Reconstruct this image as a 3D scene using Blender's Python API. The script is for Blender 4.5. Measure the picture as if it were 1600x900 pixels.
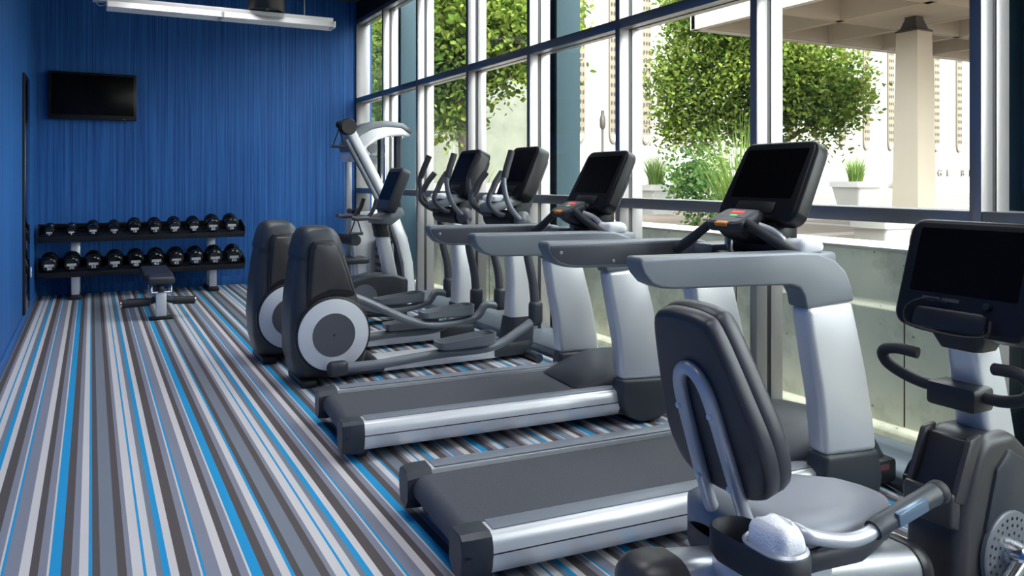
import bpy, bmesh, math, random
from mathutils import Vector, Matrix, Euler

random.seed(7)
for o in list(bpy.data.objects):
    bpy.data.objects.remove(o)
SC = bpy.context.scene
COL = SC.collection
R = math.radians

# ------------------------------------------------------------------ camera
cam_d = bpy.data.cameras.new('camera')
cam = bpy.data.objects.new('camera', cam_d)
COL.objects.link(cam)
cam.location = (0, 0, 1.45)
cam.rotation_euler = (R(90), 0, -math.atan2(657, 1232))
cam_d.sensor_width = 36
cam_d.lens = 1232 / 1600 * 36
cam_d.shift_y = -172 / 1600
cam_d.clip_start = 0.05
cam_d.clip_end = 300
SC.camera = cam

# ------------------------------------------------------------------ world, sun, exposure
SUN_DIR = Vector((0.0, 0.60, -0.80))
world = bpy.data.worlds.new('sky')
SC.world = world
world.use_nodes = True
wn = world.node_tree.nodes
wl = world.node_tree.links
wn.clear()
wo = wn.new('ShaderNodeOutputWorld')
wb = wn.new('ShaderNodeBackground')
sky = wn.new('ShaderNodeTexSky')
sky.sky_type = 'NISHITA'
sky.sun_disc = False
sky.sun_elevation = math.asin(-SUN_DIR.normalized().z)
sky.sun_rotation = R(190)
sky.air_density = 1.0
sky.dust_density = 2.5
sky.ozone_density = 1.0
wb.inputs['Strength'].default_value = 1.0
hs_ = wn.new('ShaderNodeHueSaturation')
hs_.inputs['Saturation'].default_value = 0.22
wl.new(sky.outputs[0], hs_.inputs['Color'])
wl.new(hs_.outputs[0], wb.inputs['Color'])
wl.new(wb.outputs[0], wo.inputs[0])

sun_d = bpy.data.lights.new('sun', 'SUN')
sun_d.energy = 1.0
sun_d.angle = R(1.0)
sun_d.color = (1.0, 0.95, 0.86)
sun = bpy.data.objects.new('sun', sun_d)
sun.rotation_euler = SUN_DIR.to_track_quat('-Z', 'Y').to_euler()
sun.location = (8, -6, 14)
COL.objects.link(sun)

# added area lamps without fixtures under the ceiling, weak fill beside the daylight
for cx, cy in ((1.2, 0.2), (1.2, 3.3), (1.2, 6.4), (1.2, 8.9)):
    ld = bpy.data.lights.new('fill_light', 'AREA')
    ld.shape = 'RECTANGLE'
    ld.size = 1.6
    ld.size_y = 1.2
    ld.energy = 8
    ld.spread = R(105)
    ld.color = (0.95, 0.97, 1.0)
    lo = bpy.data.objects.new('fill_light', ld)
    lo.location = (cx, cy, 3.93)
    COL.objects.link(lo)

vs = SC.view_settings
vs.view_transform = 'Standard'
vs.look = 'None'
vs.exposure = 1.32
vs.gamma = 1.0
vs.use_curve_mapping = False

# ------------------------------------------------------------------ materials
MATS = {}


def mat(name, color, rough=0.5, metal=0.0, spec=0.5, coat=0.0, bump=None, vary=None, emit=None):
    m = bpy.data.materials.new(name)
    m.use_nodes = True
    nt = m.node_tree
    b = nt.nodes['Principled BSDF']
    b.inputs['Base Color'].default_value = (*color, 1)
    b.inputs['Roughness'].default_value = rough
    b.inputs['Metallic'].default_value = metal
    b.inputs['Specular IOR Level'].default_value = spec
    b.inputs['Coat Weight'].default_value = coat
    tc = nt.nodes.new('ShaderNodeTexCoord')
    if vary:
        sc, amt = vary
        n = nt.nodes.new('ShaderNodeTexNoise')
        n.inputs['Scale'].default_value = sc
        n.inputs['Detail'].default_value = 4
        nt.links.new(tc.outputs['Object'], n.inputs['Vector'])
        mx = nt.nodes.new('ShaderNodeMix')
        mx.data_type = 'RGBA'
        mx.inputs[6].default_value = (*[c * (1 - amt) for c in color], 1)
        mx.inputs[7].default_value = (*[min(1, c * (1 + amt)) for c in color], 1)
        nt.links.new(n.outputs['Fac'], mx.inputs[0])
        nt.links.new(mx.outputs[2], b.inputs['Base Color'])
    if bump:
        sc, st = bump
        n = nt.nodes.new('ShaderNodeTexNoise')
        n.inputs['Scale'].default_value = sc
        n.inputs['Detail'].default_value = 3
        nt.links.new(tc.outputs['Object'], n.inputs['Vector'])
        bp = nt.nodes.new('ShaderNodeBump')
        bp.inputs['Strength'].default_value = st
        bp.inputs['Distance'].default_value = 0.002
        nt.links.new(n.outputs['Fac'], bp.inputs['Height'])
        nt.links.new(bp.outputs[0], b.inputs['Normal'])
    if emit:
        b.inputs['Emission Color'].default_value = (*emit[0], 1)
        b.inputs['Emission Strength'].default_value = emit[1]
    MATS[name] = m
    return m


mat('silver', (0.74, 0.745, 0.765), 0.36, 0.45, vary=(2.0, 0.03))
mat('brushed', (0.60, 0.62, 0.66), 0.30, 0.8)
mat('alu', (0.30, 0.29, 0.295), 0.36, 0.55)
mat('chrome', (0.8, 0.8, 0.82), 0.12, 1.0)
mat('tube_grey', (0.50, 0.51, 0.55), 0.35, 0.4)
mat('rail_grey', (0.19, 0.205, 0.23), 0.4, 0.3)
mat('rail_dark', (0.07, 0.07, 0.085), 0.45, 0.1)
mat('charcoal', (0.032, 0.037, 0.047), 0.42, bump=(900, 0.15))
mat('shroud', (0.050, 0.047, 0.049), 0.32, bump=(700, 0.2))
mat('black', (0.012, 0.012, 0.015), 0.4)
mat('bezel', (0.009, 0.009, 0.012), 0.36, spec=0.3)
mat('screen', (0.0025, 0.0025, 0.003), 0.25, spec=0.12)
mat('rubber', (0.02, 0.021, 0.025), 0.6)
mat('urethane', (0.006, 0.006, 0.007), 0.16, coat=0.3)
mat('belt', (0.072, 0.074, 0.088), 0.6, bump=(1400, 0.5), vary=(330, 0.75))
mat('foot_strip', (0.22, 0.24, 0.275), 0.4, 0.1, vary=(6, 0.08))
mat('vinyl', (0.030, 0.030, 0.040), 0.40, bump=(500, 0.12))
mat('seat_grey', (0.20, 0.21, 0.245), 0.42, bump=(400, 0.1))
mat('disc_white', (0.68, 0.69, 0.72), 0.45)
mat('disc_grey', (0.085, 0.088, 0.105), 0.5)
mat('towel', (0.85, 0.85, 0.87), 0.9, bump=(160, 0.9))
mat('white_paint', (0.82, 0.81, 0.79), 0.45)
mat('lettering', (0.85, 0.85, 0.85), 0.5)
mat('tube_white', (0.9, 0.9, 0.88), 0.3)
mat('red_led', (0.5, 0.02, 0.02), 0.4, emit=((1, 0.03, 0.04), 0.55))
mat('green_led', (0.05, 0.4, 0.08), 0.4, emit=((0.05, 0.9, 0.2), 0.3))
mat('orange_tag', (0.9, 0.28, 0.02), 0.4)
mat('red_label', (0.16, 0.05, 0.06), 0.5)
mat('sensor', (0.20, 0.28, 0.38), 0.32, 0.7)
mat('gasket', (0.008, 0.008, 0.01), 0.5)
mat('teal_steel', (0.020, 0.040, 0.050), 0.7, spec=0.2)
mat('sill', (0.20, 0.235, 0.28), 0.4, 0.3)
mat('ceiling', (0.04, 0.045, 0.06), 0.9)
mat('bldg', (0.175, 0.168, 0.152), 0.8)
mat('strip', (0.10, 0.08, 0.054), 0.8)
mat('hole', (0.012, 0.01, 0.009), 0.8)
mat('concrete_beige', (0.38, 0.325, 0.26), 0.85, vary=(3, 0.06), bump=(60, 0.2))
mat('planter', (0.28, 0.275, 0.262), 0.6)
mat('bronze', (0.05, 0.042, 0.035), 0.5)
mat('soil', (0.06, 0.04, 0.03), 0.95)
mat('bark', (0.10, 0.075, 0.055), 0.9, bump=(40, 0.6))
mat('cable', (0.01, 0.01, 0.01), 0.5)
mat('pivot_ball', (0.09, 0.095, 0.11), 0.35)
mat('sign_paint', (0.02, 0.02, 0.02), 0.6)


def leaf_mat(name, c1, c2, scale):
    m = bpy.data.materials.new(name)
    m.use_nodes = True
    nt = m.node_tree
    nt.nodes.clear()
    out = nt.nodes.new('ShaderNodeOutputMaterial')
    d = nt.nodes.new('ShaderNodeBsdfDiffuse')
    t = nt.nodes.new('ShaderNodeBsdfTranslucent')
    mx = nt.nodes.new('ShaderNodeMixShader')
    mx.inputs[0].default_value = 0.4
    g = nt.nodes.new('ShaderNodeNewGeometry')
    ramp = nt.nodes.new('ShaderNodeMix')
    ramp.data_type = 'RGBA'
    ramp.inputs[6].default_value = (*c1, 1)
    ramp.inputs[7].default_value = (*c2, 1)
    nt.links.new(g.outputs['Random Per Island'], ramp.inputs[0])
    nt.links.new(ramp.outputs[2], d.inputs[0])
    nt.links.new(ramp.outputs[2], t.inputs[0])
    nt.links.new(d.outputs[0], mx.inputs[1])
    nt.links.new(t.outputs[0], mx.inputs[2])
    nt.links.new(mx.outputs[0], out.inputs[0])
    MATS[name] = m


leaf_mat('leaf', (0.045, 0.10, 0.016), (0.21, 0.25, 0.05), 1)
leaf_mat('leaf_dark', (0.03, 0.09, 0.03), (0.14, 0.22, 0.06), 1)
leaf_mat('grass', (0.055, 0.13, 0.022), (0.22, 0.29, 0.08), 1)


def glass_mat():
    m = bpy.data.materials.new('glass')
    m.use_nodes = True
    nt = m.node_tree
    nt.nodes.clear()
    out = nt.nodes.new('ShaderNodeOutputMaterial')
    tr = nt.nodes.new('ShaderNodeBsdfTransparent')
    tr.inputs[0].default_value = (0.93, 0.96, 0.94, 1)
    gl = nt.nodes.new('ShaderNodeBsdfGlossy')
    gl.inputs['Roughness'].default_value = 0.02
    lw = nt.nodes.new('ShaderNodeLayerWeight')
    lw.inputs['Blend'].default_value = 0.5
    pw = nt.nodes.new('ShaderNodeMath')
    pw.operation = 'POWER'
    pw.inputs[1].default_value = 4.5
    nt.links.new(lw.outputs['Facing'], pw.inputs[0])
    fr = nt.nodes.new('ShaderNodeMath')
    fr.operation = 'MULTIPLY_ADD'
    fr.inputs[1].default_value = 0.55
    fr.inputs[2].default_value = 0.02
    nt.links.new(pw.outputs[0], fr.inputs[0])
    mx = nt.nodes.new('ShaderNodeMixShader')
    nt.links.new(fr.outputs[0], mx.inputs[0])
    nt.links.new(tr.outputs[0], mx.inputs[1])
    nt.links.new(gl.outputs[0], mx.inputs[2])
    nt.links.new(mx.outputs[0], out.inputs[0])
    MATS['glass'] = m


glass_mat()


def mirror_mat():
    m = mat('mirror', (0.22, 0.23, 0.25), 0.03, 1.0)
    return m


mirror_mat()


def wall_mat(name, along):
    """blue vertical-grain wallcovering; fine streaks along z"""
    m = bpy.data.materials.new(name)
    m.use_nodes = True
    nt = m.node_tree
    b = nt.nodes['Principled BSDF']
    b.inputs['Roughness'].default_value = 0.55
    b.inputs['Specular IOR Level'].default_value = 0.3
    g = nt.nodes.new('ShaderNodeNewGeometry')
    mp = nt.nodes.new('ShaderNodeMapping')
    mp.inputs['Scale'].default_value = (45, 45, 0.35)
    nt.links.new(g.outputs['Position'], mp.inputs['Vector'])
    n = nt.nodes.new('ShaderNodeTexNoise')
    n.inputs['Scale'].default_value = 1.0
    n.inputs['Detail'].default_value = 5
    n.inputs['Roughness'].default_value = 0.75
    nt.links.new(mp.outputs[0], n.inputs['Vector'])
    r = nt.nodes.new('ShaderNodeValToRGB')
    r.color_ramp.elements[0].position = 0.36
    r.color_ramp.elements[0].color = (0.008, 0.058, 0.235, 1)
    r.color_ramp.elements[1].position = 0.68
    r.color_ramp.elements[1].color = (0.035, 0.185, 0.52, 1)
    nt.links.new(n.outputs['Fac'], r.inputs['Fac'])
    nt.links.new(r.outputs[0], b.inputs['Base Color'])
    bp = nt.nodes.new('ShaderNodeBump')
    bp.inputs['Strength'].default_value = 0.25
    bp.inputs['Distance'].default_value = 0.002
    nt.links.new(n.outputs['Fac'], bp.inputs['Height'])
    nt.links.new(bp.outputs[0], b.inputs['Normal'])
    MATS[name] = m


wall_mat('blue_wall', 0)


def carpet_mat():
    m = bpy.data.materials.new('carpet')
    m.use_nodes = True
    nt = m.node_tree
    b = nt.nodes['Principled BSDF']
    b.inputs['Roughness'].default_value = 0.9
    b.inputs['Specular IOR Level'].default_value = 0.15
    g = nt.nodes.new('ShaderNodeNewGeometry')
    sx = nt.nodes.new('ShaderNodeSeparateXYZ')
    nt.links.new(g.outputs['Position'], sx.inputs[0])

    def math_node(op, a, bval):
        k = nt.nodes.new('ShaderNodeMath')
        k.operation = op
        if isinstance(a, (int, float)):
            k.inputs[0].default_value = a
        else:
            nt.links.new(a, k.inputs[0])
        k.inputs[1].default_value = bval
        return k.outputs[0]

    t = math_node('SUBTRACT', sx.outputs['X'], -0.138)
    t = math_node('DIVIDE', t, 0.654)
    t = math_node('FLOORED_MODULO', t, 1.0) if 'FLOORED_MODULO' in [e.identifier for e in bpy.types.ShaderNodeMath.bl_rna.properties['operation'].enum_items] else math_node('FRACT', t, 0)
    W, D, G, C, H = (0.66, 0.615, 0.60), (0.112, 0.094, 0.092), (0.25, 0.255, 0.31), (0.025, 0.32, 0.62), (0.205, 0.225, 0.265)
    seq = [(190, C), (235, D), (275, G), (305, W), (345, C), (360, D), (390, H), (460, D), (497, G), (517, W), (560, C), (575, W),
           (610, H), (640, C), (668, W), (700, D), (752, G), (785, W), (795, C), (805, G), (865, W), (905, D), (940, G), (975, W)]
    r = nt.nodes.new('ShaderNodeValToRGB')
    cr = r.color_ramp
    cr.interpolation = 'CONSTANT'
    while len(cr.elements) < len(seq):
        cr.elements.new(0.5)
    for e, (p, c) in zip(cr.elements, seq):
        e.position = (p - 190) / 795
    for e, (p, c) in zip(cr.elements, seq):
        e.color = (*c, 1)
    nt.links.new(t, r.inputs['Fac'])
    n = nt.nodes.new('ShaderNodeTexNoise')
    n.inputs['Scale'].default_value = 420
    n.inputs['Detail'].default_value = 2
    nt.links.new(g.outputs['Position'], n.inputs['Vector'])
    mr = nt.nodes.new('ShaderNodeMapRange')
    mr.inputs[3].default_value = 0.82
    mr.inputs[4].default_value = 1.15
    nt.links.new(n.outputs['Fac'], mr.inputs[0])
    mx = nt.nodes.new('ShaderNodeMix')
    mx.data_type = 'RGBA'
    mx.blend_type = 'MULTIPLY'
    mx.inputs[0].default_value = 1
    nt.links.new(r.outputs[0], mx.inputs[6])
    nt.links.new(mr.outputs[0], mx.inputs[7])
    nt.links.new(mx.outputs[2], b.inputs['Base Color'])
    bp = nt.nodes.new('ShaderNodeBump')
    bp.inputs['Strength'].default_value = 0.4
    bp.inputs['Distance'].default_value = 0.003
    nt.links.new(n.outputs['Fac'], bp.inputs['Height'])
    nt.links.new(bp.outputs[0], b.inputs['Normal'])
    MATS['carpet'] = m


carpet_mat()


def concrete_mat(name, base, dark, scale, thresh=0.55):
    m = bpy.data.materials.new(name)
    m.use_nodes = True
    nt = m.node_tree
    b = nt.nodes['Principled BSDF']
    b.inputs['Roughness'].default_value = 0.9
    g = nt.nodes.new('ShaderNodeNewGeometry')
    n = nt.nodes.new('ShaderNodeTexNoise')
    n.inputs['Scale'].default_value = scale
    n.inputs['Detail'].default_value = 8
    n.inputs['Roughness'].default_value = 0.65
    nt.links.new(g.outputs['Position'], n.inputs['Vector'])
    r = nt.nodes.new('ShaderNodeValToRGB')
    r.color_ramp.elements[0].position = thresh - 0.12
    r.color_ramp.elements[0].color = (*base, 1)
    r.color_ramp.elements[1].position = thresh + 0.2
    r.color_ramp.elements[1].color = (*dark, 1)
    nt.links.new(n.outputs['Fac'], r.inputs['Fac'])
    v = nt.nodes.new('ShaderNodeTexVoronoi')
    v.inputs['Scale'].default_value = 9
    v.inputs['Randomness'].default_value = 1
    nt.links.new(g.outputs['Position'], v.inputs['Vector'])
    lt = nt.nodes.new('ShaderNodeMath')
    lt.operation = 'LESS_THAN'
    lt.inputs[1].default_value = 0.07
    nt.links.new(v.outputs['Distance'], lt.inputs[0])
    mx = nt.nodes.new('ShaderNodeMix')
    mx.data_type = 'RGBA'
    mx.inputs[7].default_value = (*[c * 0.5 for c in dark], 1)
    ml = nt.nodes.new('ShaderNodeMath')
    ml.operation = 'MULTIPLY'
    ml.inputs[1].default_value = 0.6
    nt.links.new(lt.outputs[0], ml.inputs[0])
    nt.links.new(ml.outputs[0], mx.inputs[0])
    nt.links.new(r.outputs[0], mx.inputs[6])
    nt.links.new(mx.outputs[2], b.inputs['Base Color'])
    MATS[name] = m


concrete_mat('mossy_concrete', (0.86, 0.86, 0.70), (0.17, 0.175, 0.13), 1.7, 0.60)
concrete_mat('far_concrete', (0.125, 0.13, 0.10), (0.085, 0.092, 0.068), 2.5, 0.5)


def paving_mat():
    m = bpy.data.materials.new('paving')
    m.use_nodes = True
    nt = m.node_tree
    b = nt.nodes['Principled BSDF']
    b.inputs['Roughness'].default_value = 0.9
    g = nt.nodes.new('ShaderNodeNewGeometry')
    n = nt.nodes.new('ShaderNodeTexNoise')
    n.inputs['Scale'].default_value = 30
    n.inputs['Detail'].default_value = 6
    nt.links.new(g.outputs['Position'], n.inputs['Vector'])
    mp = nt.nodes.new('ShaderNodeMapping')
    mp.inputs['Location'].default_value = (0.25, 0.4, 0)
    mp.inputs['Scale'].default_value = (0.33, 0.33, 0)
    nt.links.new(g.outputs['Position'], mp.inputs['Vector'])
    br = nt.nodes.new('ShaderNodeTexBrick')
    br.offset = 0
    br.inputs['Color1'].default_value = (0.085, 0.060, 0.045, 1)
    br.inputs['Color2'].default_value = (0.095, 0.067, 0.05, 1)
    br.inputs['Mortar'].default_value = (0.16, 0.145, 0.125, 1)
    br.inputs['Scale'].default_value = 1
    br.inputs['Mortar Size'].default_value = 0.07
    br.inputs['Brick Width'].default_value = 1
    br.inputs['Row Height'].default_value = 1
    nt.links.new(mp.outputs[0], br.inputs['Vector'])
    mr = nt.nodes.new('ShaderNodeMapRange')
    mr.inputs[3].default_value = 0.75
    mr.inputs[4].default_value = 1.2
    nt.links.new(n.outputs['Fac'], mr.inputs[0])
    mx = nt.nodes.new('ShaderNodeMix')
    mx.data_type = 'RGBA'
    mx.blend_type = 'MULTIPLY'
    mx.inputs[0].default_value = 1
    nt.links.new(br.outputs[0], mx.inputs[6])
    nt.links.new(mr.outputs[0], mx.inputs[7])
    nt.links.new(mx.outputs[2], b.inputs['Base Color'])
    MATS['paving'] = m


paving_mat()
mat('ground_pale', (0.78, 0.73, 0.63), 0.9, vary=(4, 0.12))
mat('coping', (0.50, 0.485, 0.44), 0.85, vary=(5, 0.08))


# ------------------------------------------------------------------ mesh helpers
def smooth_path(pts, k=6, closed=False):
    P = [Vector(p) for p in pts]
    if len(P) < 3:
        return P
    out = []
    n = len(P)
    rng = range(n if closed else n - 1)
    for i in rng:
        p0 = P[(i - 1) % n] if (closed or i > 0) else P[0] * 2 - P[1]
        p1 = P[i]
        p2 = P[(i + 1) % n]
        p3 = P[(i + 2) % n] if (closed or i + 2 < n) else P[-1] * 2 - P[-2]
        for j in range(k):
            t = j / k
            out.append(0.5 * ((2 * p1) + (p2 - p0) * t + (2 * p0 - 5 * p1 + 4 * p2 - p3) * t * t + (3 * p1 - p0 - 3 * p2 + p3) * t ** 3))
    if not closed:
        out.append(P[-1])
    return out


def rrect(w, h, r, n=5):
    """rounded rectangle outline centred at 0, counter-clockwise (2D)"""
    r = min(r, w / 2 - 1e-4, h / 2 - 1e-4)
    pts = []
    for cx, cy, a0 in ((w / 2 - r, h / 2 - r, 0), (-w / 2 + r, h / 2 - r, 90), (-w / 2 + r, -h / 2 + r, 180), (w / 2 - r, -h / 2 + r, 270)):
        for i in range(n + 1):
            a = R(a0 + 90 * i / n)
            pts.append((cx + r * math.cos(a), cy + r * math.sin(a)))
    return pts


class M:
    def __init__(s):
        s.bm = bmesh.new()

    def _merge(s, b, mx=None):
        if mx is not None:
            bmesh.ops.transform(b, matrix=mx, verts=b.verts)
        me = bpy.data.meshes.new('tmp')
        b.to_mesh(me)
        b.free()
        s.bm.from_mesh(me)
        bpy.data.meshes.remove(me)
        return s

    def _bevel(s, b, bev, seg=2, ang=25):
        bmesh.ops.recalc_face_normals(b, faces=b.faces)
        if bev > 0:
            es = [e for e in b.edges if len(e.link_faces) == 2 and e.calc_face_angle(0) > R(ang)]
            bmesh.ops.bevel(b, geom=es, offset=bev, segments=seg, affect='EDGES', profile=0.5, clamp_overlap=True)

    def box(s, x0, x1, y0, y1, z0, z1, bev=0.0, mx=None, seg=2):
        b = bmesh.new()
        bmesh.ops.create_cube(b, size=1)
        bmesh.ops.scale(b, vec=(abs(x1 - x0), abs(y1 - y0), abs(z1 - z0)), verts=b.verts)
        bmesh.ops.translate(b, vec=((x0 + x1) / 2, (y0 + y1) / 2, (z0 + z1) / 2), verts=b.verts)
        s._bevel(b, bev, seg)
        return s._merge(b, mx)

    def prism(s, pts, plane, a0, a1, bev=0.0, mx=None, seg=2, ang=25):
        b = bmesh.new()

        def mk(p, a):
            return {'xz': (p[0], a, p[1]), 'yz': (a, p[0], p[1]), 'xy': (p[0], p[1], a)}[plane]
        v0 = [b.verts.new(mk(p, a0)) for p in pts]
        v1 = [b.verts.new(mk(p, a1)) for p in pts]
        b.faces.new(v0)
        b.faces.new(list(reversed(v1)))
        n = len(pts)
        for i in range(n):
            b.faces.new((v0[i], v1[i], v1[(i + 1) % n], v0[(i + 1) % n]))
        s._bevel(b, bev, seg, ang)
        return s._merge(b, mx)

    def loft(s, rings, cap=True, closed=False, mx=None):
        b = bmesh.new()
        vs = [[b.verts.new(p) for p in r] for r in rings]
        n = len(rings[0])
        m = len(rings)
        for i in range(m if closed else m - 1):
            a, c = vs[i], vs[(i + 1) % m]
            for j in range(n):
                try:
                    b.faces.new((a[j], a[(j + 1) % n], c[(j + 1) % n], c[j]))
                except ValueError:
                    pass
        if cap and not closed:
            b.faces.new(list(reversed(vs[0])))
            b.faces.new(vs[-1])
        bmesh.ops.recalc_face_normals(b, faces=b.faces)
        return s._merge(b, mx)

    def tube(s, pts, r, n=10, k=6, closed=False, flat=1.0, mx=None):
        raw = [Vector(p) for p in pts]
        path = smooth_path(raw, k, closed) if k > 1 and len(raw) > 2 else raw
        m = len(path)
        if isinstance(r, (list, tuple)):
            rr = []
            for i in range(m):
                t = i / (m - 1) * (len(r) - 1)
                j = min(int(t), len(r) - 2)
                rr.append(r[j] + (r[j + 1] - r[j]) * (t - j))
        else:
            rr = [r] * m
        rings = []
        up = None
        for i in range(m):
            if closed:
                t = path[(i + 1) % m] - path[i - 1]
            else:
                t = path[min(i + 1, m - 1)] - path[max(i - 1, 0)]
            t.normalize()
            if up is None:
                up = Vector((0, 1, 0)) if abs(t.y) < 0.9 else Vector((0, 0, 1))
            u = (up - t * up.dot(t)).normalized()
            w = t.cross(u)
            up = u
            rings.append([path[i] + (u * math.cos(a) * flat + w * math.sin(a)) * rr[i] for a in (2 * math.pi * j / n for j in range(n))])
        return s.loft(rings, True, closed, mx)

    def lathe(s, prof, origin=(0, 0, 0), axis='z', n=24, mx=None):
        o = Vector(origin)
        rings = []
        for r, t in prof:
            ring = []
            for j in range(n):
                a = 2 * math.pi * j / n
                c, d = max(r, 1e-4) * math.cos(a), max(r, 1e-4) * math.sin(a)
                ring.append(o + Vector({'z': (c, d, t), 'y': (c, t, d), 'x': (t, c, d)}[axis]))
            rings.append(ring)
        return s.loft(rings, True, False, mx)

    def ball(s, c, r, n=16, scale=(1, 1, 1)):
        b = bmesh.new()
        bmesh.ops.create_uvsphere(b, u_segments=n, v_segments=max(6, n // 2), radius=r)
        bmesh.ops.scale(b, vec=scale, verts=b.verts)
        bmesh.ops.translate(b, vec=c, verts=b.verts)
        return s._merge(b)

    def build(s, name, material, parent=None, ang=38):
        me = bpy.data.meshes.new(name)
        s.bm.to_mesh(me)
        s.bm.free()
        o = bpy.data.objects.new(name, me)
        COL.objects.link(o)
        me.materials.append(MATS[material])
        for p in me.polygons:
            p.use_smooth = True
        me.set_sharp_from_angle(angle=R(ang))
        if parent is not None:
            o.parent = parent
        return o


def tag(o, label, cat=None, group=None, kind=None):
    if label:
        o['label'] = label
    if cat:
        o['category'] = cat
    if group:
        o['group'] = group
    if kind:
        o['kind'] = kind
    return o


def empty(name, loc=(0, 0, 0), rz=0.0, label=None, cat=None, group=None, kind=None):
    o = bpy.data.objects.new(name, None)
    COL.objects.link(o)
    o.location = loc
    o.rotation_euler = (0, 0, rz)
    o.empty_display_size = 0.1
    return tag(o, label, cat, group, kind)


def copy_tree(o, parent=None):
    c = o.copy()
    COL.objects.link(c)
    c.parent = parent
    for ch in list(o.children):
        copy_tree(ch, c)
    return c


def text_mesh(name, body, size, material, parent, mx, depth=0.002, font_scale_x=1.0):
    cu = bpy.data.curves.new('t', 'FONT')
    cu.body = body
    cu.size = size
    cu.extrude = depth
    cu.offset = size * 0.022
    cu.align_x = 'CENTER'
    cu.align_y = 'CENTER'
    to = bpy.data.objects.new('t', cu)
    COL.objects.link(to)
    dg = bpy.context.evaluated_depsgraph_get()
    me = bpy.data.meshes.new_from_object(to.evaluated_get(dg))
    bpy.data.objects.remove(to)
    bpy.data.curves.remove(cu)
    me.name = name
    me.transform(Matrix.Diagonal((font_scale_x, 1, 1, 1)))
    me.transform(mx)
    me.materials.clear()
    me.materials.append(MATS[material])
    o = bpy.data.objects.new(name, me)
    COL.objects.link(o)
    o.parent = parent
    return o


def struct(o, label=None):
    o['kind'] = 'structure'
    if label:
        o['label'] = label
    return o


# ------------------------------------------------------------------ room shell
XL, XW, YB, YF, ZC = -0.59, 3.44, 11.27, -2.6, 4.02
struct(M().box(XL - 0.1, 3.66, YF - 0.1, YB + 0.1, -0.12, 0.0).build('floor', 'carpet'), 'carpet with long grey, white, brown and bright blue stripes')
struct(M().box(XL - 0.1, 3.66, YB, YB + 0.12, 0, ZC).build('wall_back', 'blue_wall'), 'blue back wall with fine vertical grain')
struct(M().box(XL - 0.12, XL, YF, YB, 0, ZC).build('wall_left', 'blue_wall'), 'blue side wall with the tall mirror')
struct(M().box(XL - 0.1, 3.66, YF - 0.12, YF, 0, ZC).build('wall_front', 'blue_wall'), 'blue wall behind the viewer')
struct(M().box(XL - 0.12, 3.66, YF - 0.12, YB + 0.12, ZC, ZC + 0.2).build('ceiling', 'ceiling'), 'dark ceiling')
struct(M().box(3.42, 3.64, YF, YB, 3.74, ZC).build('wall_right', 'gasket'), 'dark panel band above the window wall')
struct(M().box(XL, XW, YB - 0.014, YB, 0, 0.115, 0.004).build('baseboard_back', 'blue_wall'), 'blue baseboard along the back wall')
struct(M().box(XL, XL + 0.012, YF, YB - 0.014, 0, 0.115, 0.004).build('baseboard_left', 'blue_wall'), 'blue baseboard along the side wall')
struct(M().prism([(3.30, 0.0), (3.66, 0.0), (3.66, 0.10), (3.48, 0.115), (3.335, 0.085), (3.30, 0.06)], 'xz', YF, YB - 0.015, 0.006).build('trim_1', 'sill'), 'grey metal sill running along the foot of the windows')

MUL = [11.255, 10.05, 8.80, 7.38, 6.09, 4.75, 3.40, 2.09, 0.76, -0.58, -1.92]
T_LOW, T_UP, T_TOP = 1.268, 2.58, 3.70
for i in range(len(MUL) - 1):
    ya, yb = MUL[i], MUL[i + 1]
    w = empty('window_%d' % (i + 1), (XW, (ya + yb) / 2, 0), 0, None, None, None, 'structure')
    w['label'] = 'tall three-pane bay of the metal-framed window wall, bay %s from the blue back wall' % ['first', 'second', 'third', 'fourth', 'fifth', 'sixth', 'seventh', 'eighth', 'ninth', 'tenth'][i]
    yc = (ya + yb) / 2
    h0, h1 = yb - yc, ya - yc          # local extents
    fw = 0.027

    def part(nm, m, *b, bev=0.003):
        return M().box(*b, bev).build(nm, m, w)
    # mullion on the near side of the bay: inner box, gasket, outer cap
    part('mullion', 'alu', -0.03, 0.055, h0 - fw, h0 + fw, 0.1, 3.74)
    part('gasket', 'gasket', 0.055, 0.085, h0 - fw + 0.006, h0 + fw - 0.006, 0.1, 3.74, bev=0)
    part('outer_cap', 'alu', 0.085, 0.18, h0 - fw, h0 + fw, 0.1, 3.74)
    if i == 0:
        part('mullion', 'alu', -0.03, 0.18, h1 - fw, h1 + 0.013, 0.1, 3.74)
    for zc, th in ((T_LOW, 0.036), (T_UP, 0.036), (T_TOP + 0.02, 0.03)):
        part('transom', 'alu', -0.025, 0.055, h0 + fw, h1 - fw, zc - th, zc + th)
        part('gasket', 'gasket', 0.055, 0.085, h0 + fw, h1 - fw, zc - th + 0.008, zc + th - 0.008, bev=0)
        part('outer_cap', 'alu', 0.085, 0.15, h0 + fw, h1 - fw, zc - th, zc + th)
    for z0, z1 in ((0.10, T_LOW), (T_LOW, T_UP), (T_UP, T_TOP)):
        part('pane', 'glass', 0.066, 0.074, h0 + 0.012, h1 - 0.012, z0, z1, bev=0)


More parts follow.
